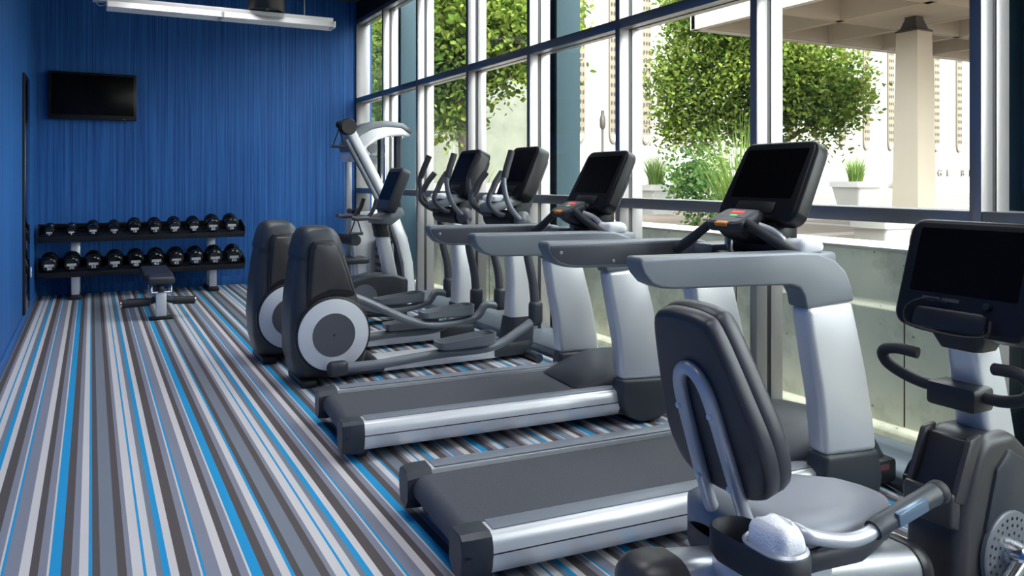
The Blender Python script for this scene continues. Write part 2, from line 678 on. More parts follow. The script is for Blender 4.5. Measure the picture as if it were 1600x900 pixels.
# ------------------------------------------------------------------ outside
PZ = 0.64
struct(M().box(3.66, 4.02, -12, 16.1, -0.15, -0.01).build('ground_strip', 'ground_pale'), 'pale ground strip between window wall and retaining wall')
struct(M().prism([(3.92, -0.1), (3.92, 0.035), (4.0, 0.055), (4.0, 0.70), (4.025, 0.74), (4.025, 1.03), (4.40, 1.03), (4.40, -0.1)], 'xz', -12, 16.1, 0.006).build('retaining_wall', 'mossy_concrete'),
       'stained low concrete retaining wall outside the windows')
for jy in (0.2, 1.5, 2.85, 4.15, 5.45, 6.75, 8.05, 9.35, 10.65, 11.95):
    M().box(3.9985, 4.01, jy - 0.004, jy + 0.004, 0.06, 0.70).build('form_joint', 'soil', bpy.data.objects['retaining_wall'])
struct(M().box(4.015, 4.42, -12, 16.1, 1.03, 1.05, 0.004).build('wall_coping', 'coping'), 'pale coping on top of the retaining wall')
struct(M().box(4.40, 80, -12, 60, PZ - 0.2, PZ).build('plaza_paving', 'paving'), 'brown plaza paving with pale diagonal bands')
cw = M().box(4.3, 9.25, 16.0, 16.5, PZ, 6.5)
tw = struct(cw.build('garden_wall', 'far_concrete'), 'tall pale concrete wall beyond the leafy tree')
M().box(4.42, 9.2, 15.0, 16.0, PZ, 1.33, 0.01).build('planting_ledge', 'coping', tw)

for k, (x0, x1, y0, y1, lab) in enumerate(((3.74, 3.96, 10.25, 10.52, 'teal steel column outside the second window bay'),
                                            (3.70, 3.95, 6.08, 6.36, 'teal steel column outside, behind the middle consoles'),
                                            (3.70, 3.95, 1.86, 2.14, 'teal steel column outside at the right picture edge'))):
    e = empty('steel_column', ((x0 + x1) / 2, (y0 + y1) / 2, -0.01), 0, lab, 'column', 'teal steel columns outside the windows')
    hx, hy = (x1 - x0) / 2, (y1 - y0) / 2
    M().prism([(-hx, -hy), (hx, -hy), (hx, -hy + 0.03), (0.025, -hy + 0.03), (0.025, hy - 0.03), (hx, hy - 0.03), (hx, hy), (-hx, hy), (-hx, hy - 0.03), (-0.025, hy - 0.03), (-0.025, -hy + 0.03), (-hx, -hy + 0.03)],
              'xy', 0.02, 4.6, 0.002).build('shaft', 'teal_steel', e)
    M().box(-hx - 0.03, hx + 0.03, -hy - 0.03, hy + 0.03, 0.0, 0.02, 0.003).build('base_plate', 'teal_steel', e)

# white building with perforated strips
bd = empty('building', (0, 25.0, PZ), 0, 'white building with vertical strips of small dark holes behind the plaza', 'building')
M().box(2, 75, 0, 3, 0, 16).build('wall', 'bldg', bd)
M().box(2, 75, -0.45, 0.0, 0, 1.16, 0.02).build('plinth', 'bldg', bd)
M().box(2, 75, -1.6, -1.2, 0, 0.32, 0.02).build('low_wall', 'bldg', bd)
SX = [16.2, 17.75, 19.3] + [19.3 + 1.62 * k for k in range(1, 7)] + [30.6, 32.25, 34.0, 35.75, 37.5, 39.35, 41.2, 43.0]
for sx in SX:
    zb = 3.12 - PZ
    st = M()
    prof = [(-0.21, zb), (-0.17, zb - 0.22), (-0.09, zb - 0.33), (0.0, zb - 0.36), (0.09, zb - 0.33), (0.17, zb - 0.22), (0.21, zb), (0.21, 13), (-0.21, 13)]
    st.prism([(p[0] + sx, p[1]) for p in prof], 'xz', -0.09, 0.02, 0.01)
    so = st.build('perforated_strip', 'strip', bd)
    M().prism([(sx - 0.15, zb), (sx - 0.12, zb - 0.17), (sx, zb - 0.28), (sx + 0.12, zb - 0.17), (sx + 0.15, zb)], 'xz', -0.10, -0.085).build('dark_lip', 'concrete_beige', so)
    hm = M()
    nh = 3
    for j in range(30):
        z = zb + 0.17 + 0.345 * j
        for q in range(nh):
            hx = sx + (q - 1) * 0.125
            b = bmesh.new()
            bmesh.ops.create_circle(b, cap_ends=True, segments=8, radius=1)
            bmesh.ops.scale(b, vec=(0.045, 0.09, 1), verts=b.verts)
            hm._merge(b, Matrix.Translation((hx, -0.094, z)) @ Matrix.Rotation(R(90), 4, 'X'))
    ho = hm.build('holes', 'hole', so)
    ho['kind'] = 'stuff'

# letters on a low parapet in front of the building
lp = empty('parapet_sign', (34.6, 24.0, PZ), 0, 'low white parapet carrying dark capital letters, right of the concrete pillar', 'sign')
M().box(-1.4, 6.4, -0.15, 0.15, 0, 0.86, 0.01).build('parapet', 'bldg', lp)
for ch, x in (('G', 1.65), ('E', 2.3), ('B', 3.45), ('E', 4.1)):
    text_mesh('letter', ch, 0.46, 'bronze', lp, Matrix.Translation((x, -0.05, 1.03)) @ Matrix.Rotation(R(90), 4, 'X'), 0.03)

# coffered canopy on a pillar
cn = empty('canopy', (10.4, 7.26, PZ), 0, 'beige coffered concrete canopy on one square pillar', 'canopy')
zu = 3.75 - PZ
M().box(-2.1, 8.4, -8.4, 2.1, zu + 0.42, zu + 0.75, 0.01).build('slab', 'concrete_beige', cn)
for k in range(8):
    t = -2.1 + 1.4 * k
    wd = 0.10
    M().prism([(t - wd * 0.6, zu), (t + wd * 0.6, zu), (t + wd * 1.8, zu + 0.42), (t - wd * 1.8, zu + 0.42)], 'xz', -8.4, 2.1).build('rib', 'concrete_beige', cn)
    t2 = 2.1 - 1.4 * k
    M().prism([(t2 - wd * 0.6, zu), (t2 + wd * 0.6, zu), (t2 + wd * 1.8, zu + 0.42), (t2 - wd * 1.8, zu + 0.42)], 'yz', -2.1, 8.4).build('rib', 'concrete_beige', cn)
M().box(-0.64, 0.64, -0.64, 0.64, zu + 0.005, zu + 0.42).build('column_panel', 'concrete_beige', cn)
M().box(-2.22, -2.1, -8.4, 2.2, zu - 0.02, zu + 0.9, 0.01).build('fascia', 'coping', cn)
M().box(-2.22, 8.4, 2.1, 2.22, zu - 0.02, zu + 0.9, 0.01).build('fascia', 'coping', cn)
M().loft([[(sx_ * a, sy_ * a, z) for sx_, sy_ in ((-1, -1), (1, -1), (1, 1), (-1, 1))] for a, z in ((0.21, 0), (0.165, zu - 0.22))]).build('pillar', 'concrete_beige', cn)
M().loft([[(sx_ * a, sy_ * a, z) for sx_, sy_ in ((-1, -1), (1, -1), (1, 1), (-1, 1))] for a, z in ((0.175, zu - 0.22), (0.175, zu - 0.20), (0.13, zu - 0.17), (0.085, zu - 0.03), (0.085, zu))]).build('bearing_cap', 'bronze', cn)


def grass_clump(parent, name, n, h, spread, lean, width, seed, base_r=0.1, z0=0.0):
    rnd = random.Random(seed)
    V, Fc = [], []
    for i in range(n):
        a = rnd.uniform(0, 2 * math.pi)
        L = h * rnd.uniform(0.55, 1.05)
        out = spread * rnd.uniform(0.15, 1.0)
        br = base_r * math.sqrt(rnd.random())
        bx, by = br * math.cos(a), br * math.sin(a)
        ta = a + rnd.uniform(-0.5, 0.5)
        side = Vector((-math.sin(ta), math.cos(ta), 0))
        i0 = len(V)
        steps = 5
        for k in range(steps):
            t = k / (steps - 1)
            r_ = out * t ** 1.8
            z = L * (t - lean * 0.28 * (out / spread) * t ** 3)
            c = Vector((bx + r_ * math.cos(ta), by + r_ * math.sin(ta), z0 + z))
            w_ = width * (1 - t * 0.92)
            V.append(c - side * w_)
            V.append(c + side * w_)
        for k in range(steps - 1):
            q = i0 + 2 * k
            Fc.append((q, q + 1, q + 3, q + 2))
    me = bpy.data.meshes.new(name)
    me.from_pydata(V, [], Fc)
    me.materials.append(MATS['grass'])
    o = bpy.data.objects.new(name, me)
    COL.objects.link(o)
    o.parent = parent
    o['kind'] = 'stuff'
    return o


def leaf_cloud(parent, name, blobs, n, size, material, seed):
    rnd = random.Random(seed)
    V, Fc = [], []
    tot = sum(b[3] * b[4] * b[5] for b in blobs)
    for (cx, cy, cz, rx, ry, rz) in blobs:
        m = int(n * rx * ry * rz / tot)
        clusters = []
        for _ in range(max(6, m // 26)):
            v = Vector((rnd.gauss(0, 1), rnd.gauss(0, 1), rnd.gauss(0, 1))).normalized() * (rnd.random() ** 0.36)
            clusters.append(v)
        for i in range(m):
            c = rnd.choice(clusters)
            off = Vector((rnd.gauss(0, 1), rnd.gauss(0, 1), rnd.gauss(0, 1))) * 0.17 / max(rx, rz)
            p = Vector((cx + c.x * rx, cy + c.y * ry, cz + c.z * rz)) + off * max(rx, rz)
            s = size * rnd.uniform(0.6, 1.25)
            rot = Euler((rnd.uniform(-1.1, 1.1), rnd.uniform(-1.1, 1.1), rnd.uniform(0, 6.28))).to_matrix()
            i0 = len(V)
            for q in ((-1, 0, 0), (-0.35, 0.55, 0.12), (0.35, 0.6, 0.1), (1.05, 0, -0.05), (0.35, -0.6, 0.1), (-0.35, -0.55, 0.12)):
                V.append(p + rot @ (Vector(q) * s))
            Fc.append((i0, i0 + 1, i0 + 2, i0 + 3))
            Fc.append((i0, i0 + 3, i0 + 4, i0 + 5))
    me = bpy.data.meshes.new(name)
    me.from_pydata(V, [], Fc)
    me.materials.append(MATS[material])
    o = bpy.data.objects.new(name, me)
    COL.objects.link(o)
    o.parent = parent
    o['kind'] = 'stuff'
    return o


# trees
t1 = empty('tree', (5.25, 11.5, PZ), 0, 'leafy tree close outside the far windows, branches hanging into the panes', 'tree', 'plaza trees')
M().tube([(0, 0, 0), (0.05, 0.05, 1.2), (-0.05, 0.1, 2.4), (0.1, 0.1, 4.2)], [0.13, 0.1, 0.09, 0.04], 10).build('trunk', 'bark', t1)
M().tube([(-0.02, 0.1, 2.3), (0.5, -0.5, 2.9), (1.2, -0.9, 3.2)], [0.05, 0.03, 0.015], 6).build('branch', 'bark', t1)
M().tube([(-0.02, 0.1, 2.2), (-0.3, 0.9, 2.9), (-0.3, 1.9, 3.5)], [0.05, 0.03, 0.015], 6).build('branch', 'bark', t1)
leaf_cloud(t1, 'foliage', [(0.1, 0.0, 3.3, 1.2, 1.3, 1.3), (-0.3, 1.2, 3.0, 0.8, 1.4, 1.5), (-0.2, 0.0, 2.05, 0.5, 0.6, 0.65), (0.75, -0.7, 3.2, 0.85, 0.8, 0.95), (1.0, -1.0, 2.35, 0.25, 0.25, 0.45), (-0.35, 2.7, 3.0, 0.5, 1.0, 1.6)], 26000, 0.055, 'leaf', 3)
t2 = empty('tree', (11.85, 11.85, PZ), 0, 'round leafy tree on the plaza in front of the white building', 'tree', 'plaza trees')
M().tube([(0, 0, 0), (0.05, 0, 1.0), (0, 0.05, 2.0), (0.1, 0, 3.6)], [0.14, 0.11, 0.1, 0.04], 10).build('trunk', 'bark', t2)
for q in ((0.9, -0.9, 2.9), (-0.9, 0.9, 2.7), (0.3, 0.5, 3.4), (1.2, -0.8, 2.2)):
    M().tube([(0, 0.03, 1.5), (q[0] * 0.5, q[1] * 0.5, q[2] * 0.72), q], [0.06, 0.04, 0.015], 6).build('branch', 'bark', t2)
leaf_cloud(t2, 'foliage', [(0.0, 0.0, 3.0, 1.1, 1.1, 1.35), (-0.95, 0.9, 2.55, 0.75, 0.75, 1.2), (0.85, -0.75, 2.7, 0.95, 0.9, 1.1), (1.45, -1.05, 2.5, 0.55, 0.5, 0.75), (-0.6, 0.5, 1.75, 0.45, 0.45, 0.4),
                           (-0.2, 0.2, 4.4, 1.5, 1.5, 1.0), (0.3, -0.1, 1.75, 0.5, 0.5, 0.45), (1.1, -0.9, 1.75, 0.3, 0.3, 0.35)], 42000, 0.052, 'leaf', 5)
sh = empty('shrub', (8.9, 10.1, PZ), 0, 'small dark green shrub beside the tall plaza grass', 'shrub')
M().tube([(0, 0, 0), (0.03, 0, 0.5), (0, 0.02, 0.9)], [0.03, 0.02, 0.01], 6).build('stem', 'bark', sh)
leaf_cloud(sh, 'foliage', [(0, 0, 0.62, 0.42, 0.42, 0.5), (0.1, -0.05, 1.0, 0.25, 0.25, 0.3)], 1600, 0.05, 'leaf_dark', 9)
g1 = empty('ornamental_grass', (6.35, 6.55, PZ), 0, 'tall arching ornamental grass behind the nearest treadmill console', 'grass')
grass_clump(g1, 'blades', 420, 1.65, 0.62, 1.0, 0.007, 1, 0.16)
g2 = empty('ornamental_grass', (4.72, 10.1, PZ), 0, 'bright green ornamental grass behind the far elliptical handles', 'grass')
grass_clump(g2, 'blades', 300, 1.3, 0.5, 0.9, 0.007, 2, 0.12)
for k, (x, y, s, lab) in enumerate(((17.05, 13.5, 1.0, 'square white planter with grass tuft left of the concrete pillar'),
                                    (11.17, 14.1, 0.92, 'square white planter with grass tuft beside the round tree'))):
    e = empty('planter', (x, y, PZ), 0, lab, 'planter', 'white plaza planters')
    rings = []
    for a, z in ((0.30, 0), (0.42, 0.58), (0.46, 0.58), (0.46, 0.72), (0.41, 0.72), (0.40, 0.66)):
        rings.append([(px * s, py * s, z * s) for px, py in [(q[0] * a * 2, q[1] * a * 2) for q in rrect(1, 1, 0.08, 3)]])
    M().loft(rings).build('pot', 'planter', e)
    M().box(-0.38 * s, 0.38 * s, -0.38 * s, 0.38 * s, 0.64 * s, 0.67 * s, 0.01).build('soil', 'soil', e)
    grass_clump(e, 'grass_tuft', 340, 0.80, 0.42, 0.5, 0.010, 20 + k, 0.16, 0.66 * s)
e = empty('planter', (6.35, 4.75, PZ), 0, 'low white planter just over the retaining wall behind the nearest console', 'planter', 'white plaza planters')
M().loft([[(q[0] * a * 2, q[1] * a * 2, z) for q in rrect(1, 1, 0.08, 3)] for a, z in ((0.14, 0), (0.18, 0.36), (0.20, 0.36), (0.20, 0.44), (0.17, 0.44), (0.165, 0.40))]).build('pot', 'planter', e)
M().box(-0.15, 0.15, -0.15, 0.15, 0.38, 0.405, 0.005).build('soil', 'soil', e)
pp = empty('lamp_post', (8.7, 12.6, PZ), 0, 'slim grey post standing in front of the white building', 'post')
M().lathe([(0.05, 0), (0.05, 0.05), (0.028, 0.08), (0.024, 1.75)], n=12).build('pole', 'bronze', pp)
M().lathe([(0.03, 1.75), (0.055, 1.8), (0.055, 1.95), (0.03, 2.05), (0.035, 2.1), (0.0, 2.13)], n=12).build('head', 'bronze', pp)

# ------------------------------------------------------------------ fittings on walls and ceiling
tv = empty('television', (0.02, YB - 0.002, 2.47), 0, 'black flat-screen television mounted on the blue back wall', 'television')
M().box(-0.10, 0.10, -0.07, 0.0, -0.12, 0.12, 0.005).build('wall_bracket', 'black', tv)
M().box(-0.49, 0.49, -0.12, -0.07, -0.295, 0.295, 0.012).build('casing', 'bezel', tv)
M().box(-0.455, 0.455, -0.1225, -0.119, -0.235, 0.262, 0.001).build('screen', 'screen', tv)
M().box(0.33, 0.36, -0.125, -0.119, -0.283, -0.277, 0.001).build('indicator', 'alu', tv)

lt = empty('strip_light', (1.23, 9.0, 3.2), 0, 'long white twin fluorescent batten hanging under the ceiling', 'light fixture')
M().box(-1.22, 1.22, -0.05, 0.05, 0.03, 0.085, 0.004).build('housing', 'white_paint', lt)
for x0, x1 in ((-1.09, 0.0), (0.02, 1.22)):
    rf = M().prism([(-0.13, -0.03), (-0.125, -0.033), (-0.055, 0.032), (0.055, 0.032), (0.125, -0.033), (0.13, -0.03), (0.06, 0.04), (-0.06, 0.04)], 'yz', x0, x1).build('reflector', 'white_paint', lt)
    M().tube([(x0 + 0.03, -0.04, -0.005), (x1 - 0.03, -0.04, -0.005)], 0.014, 10).build('lamp_tube', 'tube_white', rf)
    M().tube([(x0 + 0.03, 0.04, -0.005), (x1 - 0.03, 0.04, -0.005)], 0.014, 10).build('lamp_tube', 'tube_white', rf)
    for xe in (x0, x1):
        M().box(xe - 0.008, xe + 0.008, -0.12, 0.12, -0.035, 0.035, 0.003).build('end_plate', 'white_paint', rf)
for x in (-0.9, 0.9):
    M().tube([(x, 0, 0.08), (x, 0, ZC - 3.2 - 0.001)], 0.006, 6).build('suspension_rod', 'alu', lt)
M().tube([(-1.2, 0, 0.05), (-1.16, -0.01, -0.01), (-1.08, 0, 0.02)], 0.005, 6).build('wire', 'white_paint', lt)

dl = empty('ceiling_drum', (1.71, 9.0, 3.295), 0, 'black cylindrical drum fitting hanging from the ceiling', 'light fixture')
M().lathe([(0.0, 0.03), (0.16, 0.03), (0.165, 0.0), (0.195, 0.0), (0.2, 0.012), (0.2, ZC - 3.295)], n=40).build('body', 'black', dl)
M().lathe([(0.0, 0.012), (0.02, 0.012), (0.025, 0.029)], n=12).build('nub', 'alu', dl)

mi = empty('wall_mirror', (XL, 9.26, 0.12), 0, 'tall narrow dark mirror on the blue side wall', 'mirror')
M().box(0.0, 0.022, -0.31, 0.31, 0.0, 2.35, 0.003).build('backing', 'black', mi)
M().box(0.022, 0.026, -0.30, 0.30, 0.01, 2.34, 0.001).build('glass', 'mirror', mi)
ol = empty('wall_outlet', (XL, 10.14, 0.41), 0, 'small white power outlet plate beside the tall mirror', 'outlet')
M().box(0, 0.006, -0.036, 0.036, -0.058, 0.058, 0.002).build('plate', 'white_paint', ol)
for dz in (-0.024, 0.024):
    M().box(0.006, 0.009, -0.017, 0.017, dz - 0.014, dz + 0.014, 0.002).build('socket', 'tube_white', ol)

# ------------------------------------------------------------------ dumbbell rack and dumbbells
TILT = R(16)
rk = empty('dumbbell_rack', (0.6, 10.85, 0), 0, 'two-tier black dumbbell rack with silver posts against the back wall', 'rack')
SHELF_Z = (0.36, 0.775)
for zc in SHELF_Z:
    mx = Matrix.Translation((0, -0.02, zc)) @ Matrix.Rotation(TILT, 4, 'X')
    sh_ = M()
    sh_.box(-1.16, 1.16, -0.15, -0.135, -0.05, 0.022, 0.003, mx)
    sh_.box(-1.16, 1.16, 0.17, 0.185, -0.01, 0.075, 0.003, mx)
    sh_.box(-1.16, 1.16, -0.15, 0.185, -0.012, 0.0, 0.003, mx)
    sh_.box(-1.165, -1.15, -0.15, 0.185, -0.01, 0.085, 0.003, mx)
    sh_.box(1.15, 1.165, -0.15, 0.185, -0.01, 0.085, 0.003, mx)
    so = sh_.build('shelf', 'black', rk)
    for x in (-0.77, 0.78):
        M().box(x - 0.085, x + 0.085, -0.14, 0.17, -0.024, -0.013, 0.002, mx).build('bracket', 'tube_grey', so)
for x in (-0.77, 0.78):
    up = M().prism([(0.10, 0.05), (0.20, 0.05), (0.24, 0.45), (0.27, 0.75), (0.20, 0.77), (0.10, 0.74), (0.06, 0.40)], 'yz', x - 0.05, x + 0.05, 0.01).build('post', 'silver', rk)
    M().prism([(-0.08, 0.05), (0.02, 0.05), (0.02, 0.33), (-0.08, 0.30)], 'yz', x - 0.045, x + 0.045, 0.008).build('post', 'silver', rk)
    M().box(x - 0.065, x + 0.065, -0.17, 0.34, 0, 0.055, 0.014).build('foot', 'black', rk)


def dumbbell(r, num, label, x, tier):
    zc = SHELF_Z[tier]
    base = Matrix.Translation((0.6, 10.85, 0)) @ Matrix.Translation((0, -0.02, zc)) @ Matrix.Rotation(TILT, 4, 'X')
    L = 0.165 + r * 0.55
    e = empty('dumbbell', (0, 0, 0), 0, label, 'dumbbell', 'dumbbells on the rack')
    c = base @ Vector((x - 0.6, -0.03, r + 0.024))
    # local frame: axis y, resting base at origin
    e.location = c
    e.rotation_euler = (TILT, 0, 0)
    hw = min(0.085, 0.045 + r * 0.4)
    yf = -0.5 * L - 0.02
    prof = lambda y0, s: [(0.001, y0), (r * 0.80, y0), (r * 0.93, y0 + s * 0.012), (r, y0 + s * 0.03), (r, y0 + s * (hw - 0.02)), (r * 0.85, y0 + s * hw), (0.022, y0 + s * (hw + 0.012))]
    f = M().lathe(prof(yf, 1), axis='y', n=28).build('head', 'urethane', e)
    M().lathe(prof(-yf, -1), axis='y', n=28).build('head', 'urethane', e)
    M().tube([(0, yf + hw, 0), (0, -yf - hw, 0)], 0.015, 10).build('handle', 'chrome', e)
    # block lettering: upright strokes joined by a mid bar, and the number below
    w = r * 1.12
    h = r * 0.36
    lm = M()
    zc0 = -r * 0.02
    nl = 6
    for q in range(nl):
        x0 = -w / 2 + w * q / nl
        sw = w / nl
        lm.box(x0 + sw * 0.06, x0 + sw * 0.40, yf - 0.0012, yf + 0.0005, zc0 - h / 2, zc0 + h / 2)
        lm.box(x0 + sw * 0.58, x0 + sw * 0.92, yf - 0.0012, yf + 0.0005, zc0 - h / 2, zc0 + h / 2)
        zz = zc0 + (h * 0.30 if q % 2 else 0)
        lm.box(x0 + sw * 0.3, x0 + sw * 0.7, yf - 0.0012, yf + 0.0005, zz - h * 0.14, zz + h * 0.14)
    lm.build('lettering', 'lettering', f)
    text_mesh('number', str(num), r * 0.50, 'lettering', f, Matrix.Translation((0, yf - 0.0008, -r * 0.45)) @ Matrix.Rotation(R(90), 4, 'X'), 0.0006, 1.25)
    return e


ORD = ['leftmost', 'second from the left', 'third from the left', 'fourth from the left', 'fifth from the left', 'sixth from the left',
       'seventh from the left', 'eighth from the left', 'ninth from the left', 'rightmost']
low_n = [30, 30, 35, 35, 40, 40, 45, 45, 50, 50]
up_n = [5, 5, 10, 10, 15, 15, 20, 20, 25, 25]
up_r = [0.054, 0.054, 0.068, 0.066, 0.077, 0.077, 0.080, 0.080, 0.090, 0.092]
for i in range(10):
    x = -0.435 + i * 0.2285
    dumbbell(0.090 + 0.001 * i, low_n[i], 'black dumbbell marked %d, %s on the lower rack shelf' % (low_n[i], ORD[i]), x, 0)
    x = -0.435 + i * 0.2255
    dumbbell(up_r[i], up_n[i], 'glossy black dumbbell marked %d, %s on the upper rack shelf' % (up_n[i], ORD[i]), x, 1)

# ------------------------------------------------------------------ weight bench
bn = empty('weight_bench', (0.63, 8.8, 0), 0, 'black padded adjustable weight bench with silver frame in front of the rack', 'bench')
M().box(-0.115, 0.115, -0.02, 0.05, 0.0, 0.035, 0.012).build('front_foot', 'black', bn)
M().prism([(-0.05, -0.0), (0.05, 0.0), (0.05, 0.05), (-0.05, 0.05)], 'xy', 0.03, 0.27, 0.008).build('front_post', 'silver', bn)
M().box(-0.05, 0.05, 0.05, 1.25, 0.16, 0.24, 0.012).build('main_beam', 'silver', bn)
M().box(-0.28, 0.28, 1.20, 1.28, 0.0, 0.06, 0.015).build('rear_foot', 'black', bn)
M().box(-0.05, 0.05, 1.19, 1.27, 0.05, 0.22, 0.008).build('rear_post', 'silver', bn)
for s, x0, x1 in ((-1, -0.10, -0.36), (1, 0.12, 0.33)):
    g_ = M().tube([(0.05 * s, 0.12, 0.20), (x0, 0.12, 0.175)], 0.035, 12).build('side_arm', 'charcoal', bn)
    M().tube([(x0, 0.12, 0.175), (x1, 0.12, 0.165)], 0.042, 14).build('roller', 'rubber', g_)
    M().tube([(x1, 0.12, 0.165), (x1 + 0.012 * s, 0.12, 0.165)], 0.03, 12).build('end_cap', 'chrome', g_)
M().prism([(0.0, 0.25), (0.22, 0.25), (0.20, 0.34), (0.02, 0.34)], 'yz', -0.10, -0.085, 0.002).build('hinge_plate', 'chrome', bn)
M().prism([(0.0, 0.25), (0.22, 0.25), (0.20, 0.34), (0.02, 0.34)], 'yz', 0.085, 0.10, 0.002).build('hinge_plate', 'chrome', bn)
M().tube([(-0.10, 0.02, 0.275), (0.10, 0.02, 0.275)], 0.014, 10).build('pivot_bar', 'chrome', bn)
M().box(-0.13, 0.13, -0.03, 0.34, 0.36, 0.44, 0.03, seg=4).build('seat_pad', 'vinyl', bn)
M().prism([(0.36, 0.355), (1.18, 0.36), (1.18, 0.44), (0.36, 0.435)], 'yz', -0.145, 0.145, 0.028, seg=4).build('back_pad', 'vinyl', bn)
M().ball((0.0, -0.015, 0.315), 0.032, 14).build('adjust_knob', 'rubber', bn)
M().box(-0.03, 0.03, 0.10, 0.9, 0.24, 0.36, 0.01).build('pad_support', 'charcoal', bn)


# ------------------------------------------------------------------ treadmill
def make_treadmill():
    t = empty('treadmill', (0, 0, 0))
    for s in (-1, 1):
        sec = [(0.285, 0.075), (0.285, 0.200), (0.300, 0.207), (0.375, 0.205), (0.398, 0.194), (0.408, 0.165), (0.409, 0.1385), (0.4045, 0.136), (0.409, 0.1335), (0.402, 0.098), (0.385, 0.062), (0.36, 0.055)]
        sr = M().prism([(p[0] * s, p[1]) for p in sec], 'yz', 0.085, 1.60, 0.0).build('side_rail', 'silver', t, 50)
        M().box(-0.018, 1.60, min(0.40 * s, 0.4098 * s), max(0.40 * s, 0.4098 * s), 0.1335, 0.1385, 0.0).build('rail_groove', 'black', sr)
        M().box(0.10, 1.60, min(0.288 * s, 0.372 * s), max(0.288 * s, 0.372 * s), 0.204, 0.2105, 0.003).build('foot_strip', 'foot_strip', sr)
        cap = [(0.262, 0.09), (0.262, 0.180), (0.285, 0.208), (0.375, 0.210), (0.402, 0.197), (0.413, 0.165), (0.414, 0.135), (0.406, 0.09), (0.385, 0.045), (0.30, 0.04)]
        rings = []
        for x_, ky, kz in ((0.085, 1.0, 1.0), (0.02, 1.0, 1.0), (0.012, 0.985, 0.985), (-0.022, 0.90, 0.93), (-0.026, 0.87, 0.90)):
            rings.append([(x_, s * (0.262 + (p[0] - 0.262) * ky), 0.12 + (p[1] - 0.12) * kz) for p in cap])
        M().loft(rings).build('end_cap', 'charcoal', t, 25)
        # front end collar of the rail
        col = [(0.29, 0.05), (0.29, 0.212), (0.385, 0.212), (0.412, 0.18), (0.418, 0.13), (0.40, 0.06)]
        M().prism([(p[0] * s, p[1]) for p in col], 'yz', 1.595, 1.67, 0.010).build('rail_collar', 'charcoal', t)
        ya, yb = (0.335 * s, 0.445 * s)
        y0, y1 = min(ya, yb), max(ya, yb)
        # foot, upright, handrail
        foot = [(1.585, 0.28), (1.90, 0.265), (1.925, 0.14), (1.90, 0.045), (1.84, 0.012), (1.72, 0.012), (1.615, 0.06), (1.575, 0.15)]
        M().prism(foot, 'xz', y0 - 0.006, y1 + 0.006, 0.026, seg=3).build('upright_foot', 'charcoal', t)
        upr = [(1.485, 0.910), (1.525, 0.70), (1.565, 0.50), (1.59, 0.27), (1.895, 0.255), (1.872, 0.42), (1.835, 0.60), (1.79, 0.77), (1.748, 0.925)]
        M().prism(upr, 'xz', y0, y1, 0.03, seg=4).build('upright', 'silver', t)
        arm = [(0.672, 1.150), (0.665, 1.128), (0.685, 1.085), (0.720, 1.048), (0.765, 1.030), (0.82, 1.024), (1.40, 1.008), (1.450, 0.992), (1.472, 0.955), (1.483, 0.905), (1.752, 0.920), (1.742, 0.975), (1.705, 1.05), (1.64, 1.105), (1.55, 1.135), (1.45, 1.142)]
        hr = M().prism(arm, 'xz', y0, y1, 0.046, seg=6).build('handrail', 'rail_grey', t)
        yi = y0 if s > 0 else y1
        plate = [(0.685, 1.132), (0.682, 1.118), (0.70, 1.085), (0.735, 1.058), (0.78, 1.043), (0.84, 1.037), (1.42, 1.022), (1.42, 1.128)]
        M().prism(plate, 'xz', yi - 0.004 * s, yi + 0.01 * s, 0.002).build('inner_plate', 'rail_dark', hr)
        for bx, bz in ((0.735, 1.10), (1.02, 1.05), (1.25, 1.045)):
            M().lathe([(0.009, -0.001 * s), (0.009, -0.004 * s), (0.005, -0.005 * s)], (bx, yi - 0.003 * s, bz), 'y', 12).build('bolt', 'rail_grey', hr)
    # running belt over rear roller
    prof = []
    for k in range(9):
        a = R(90 + 180 * k / 8)
        prof.append((0.055 + 0.058 * math.cos(a), 0.129 + 0.057 * math.sin(a)))
    prof += [(1.55, 0.074), (1.55, 0.186)]
    M().prism(prof, 'xz', -0.265, 0.265, 0.0).build('running_belt', 'belt', t)
    for s in (-1, 1):
        M().box(0.03, 1.55, min(0.266 * s, 0.286 * s), max(0.266 * s, 0.286 * s), 0.09, 0.180, 0.0).build('deck_edge', 'black', t)
    M().box(0.18, 1.85, -0.28, 0.28, 0.03, 0.075, 0.008).build('base_frame', 'black', t)
    for s in (-1, 1):
        M().lathe([(0.02, -0.02), (0.035, -0.02), (0.035, 0.02), (0.02, 0.02)], (0.09, 0.30 * s, 0.036), 'y', 14).build('rear_leveler', 'black', t)
        M().lathe([(0.01, -0.015), (0.028, -0.015), (0.028, 0.015), (0.01, 0.015)], (1.82, 0.27 * s, 0.028), 'y', 14).build('transport_wheel', 'rubber', t)
    # motor hood: arched shell between the uprights
    rings = []
    for x, h, wd in ((1.40, 0.196, 0.262), (1.42, 0.215, 0.270), (1.50, 0.250, 0.288), (1.60, 0.285, 0.315), (1.74, 0.325, 0.322), (1.92, 0.325, 0.322), (2.05, 0.29, 0.315), (2.10, 0.20, 0.30), (2.11, 0.10, 0.29)):
        ring = []
        for k in range(17):
            a = math.pi * k / 16
            ca = math.cos(a)
            ring.append((x, wd * math.copysign(abs(ca) ** 0.55, ca), 0.12 + (h - 0.12) * (math.sin(a) ** 0.5 if math.sin(a) > 1e-6 else 0)))
        ring += [(x, -wd, 0.06), (x, wd, 0.06)]
        rings.append(ring)
    hd = M().loft(rings).build('motor_hood', 'charcoal', t)
    M().box(1.93, 2.13, -0.345, 0.345, 0.05, 0.16, 0.02).build('front_bumper', 'black', hd)
    M().box(2.02, 2.075, -0.3465, -0.344, 0.115, 0.14, 0.0).build('warning_label', 'red_label', hd)
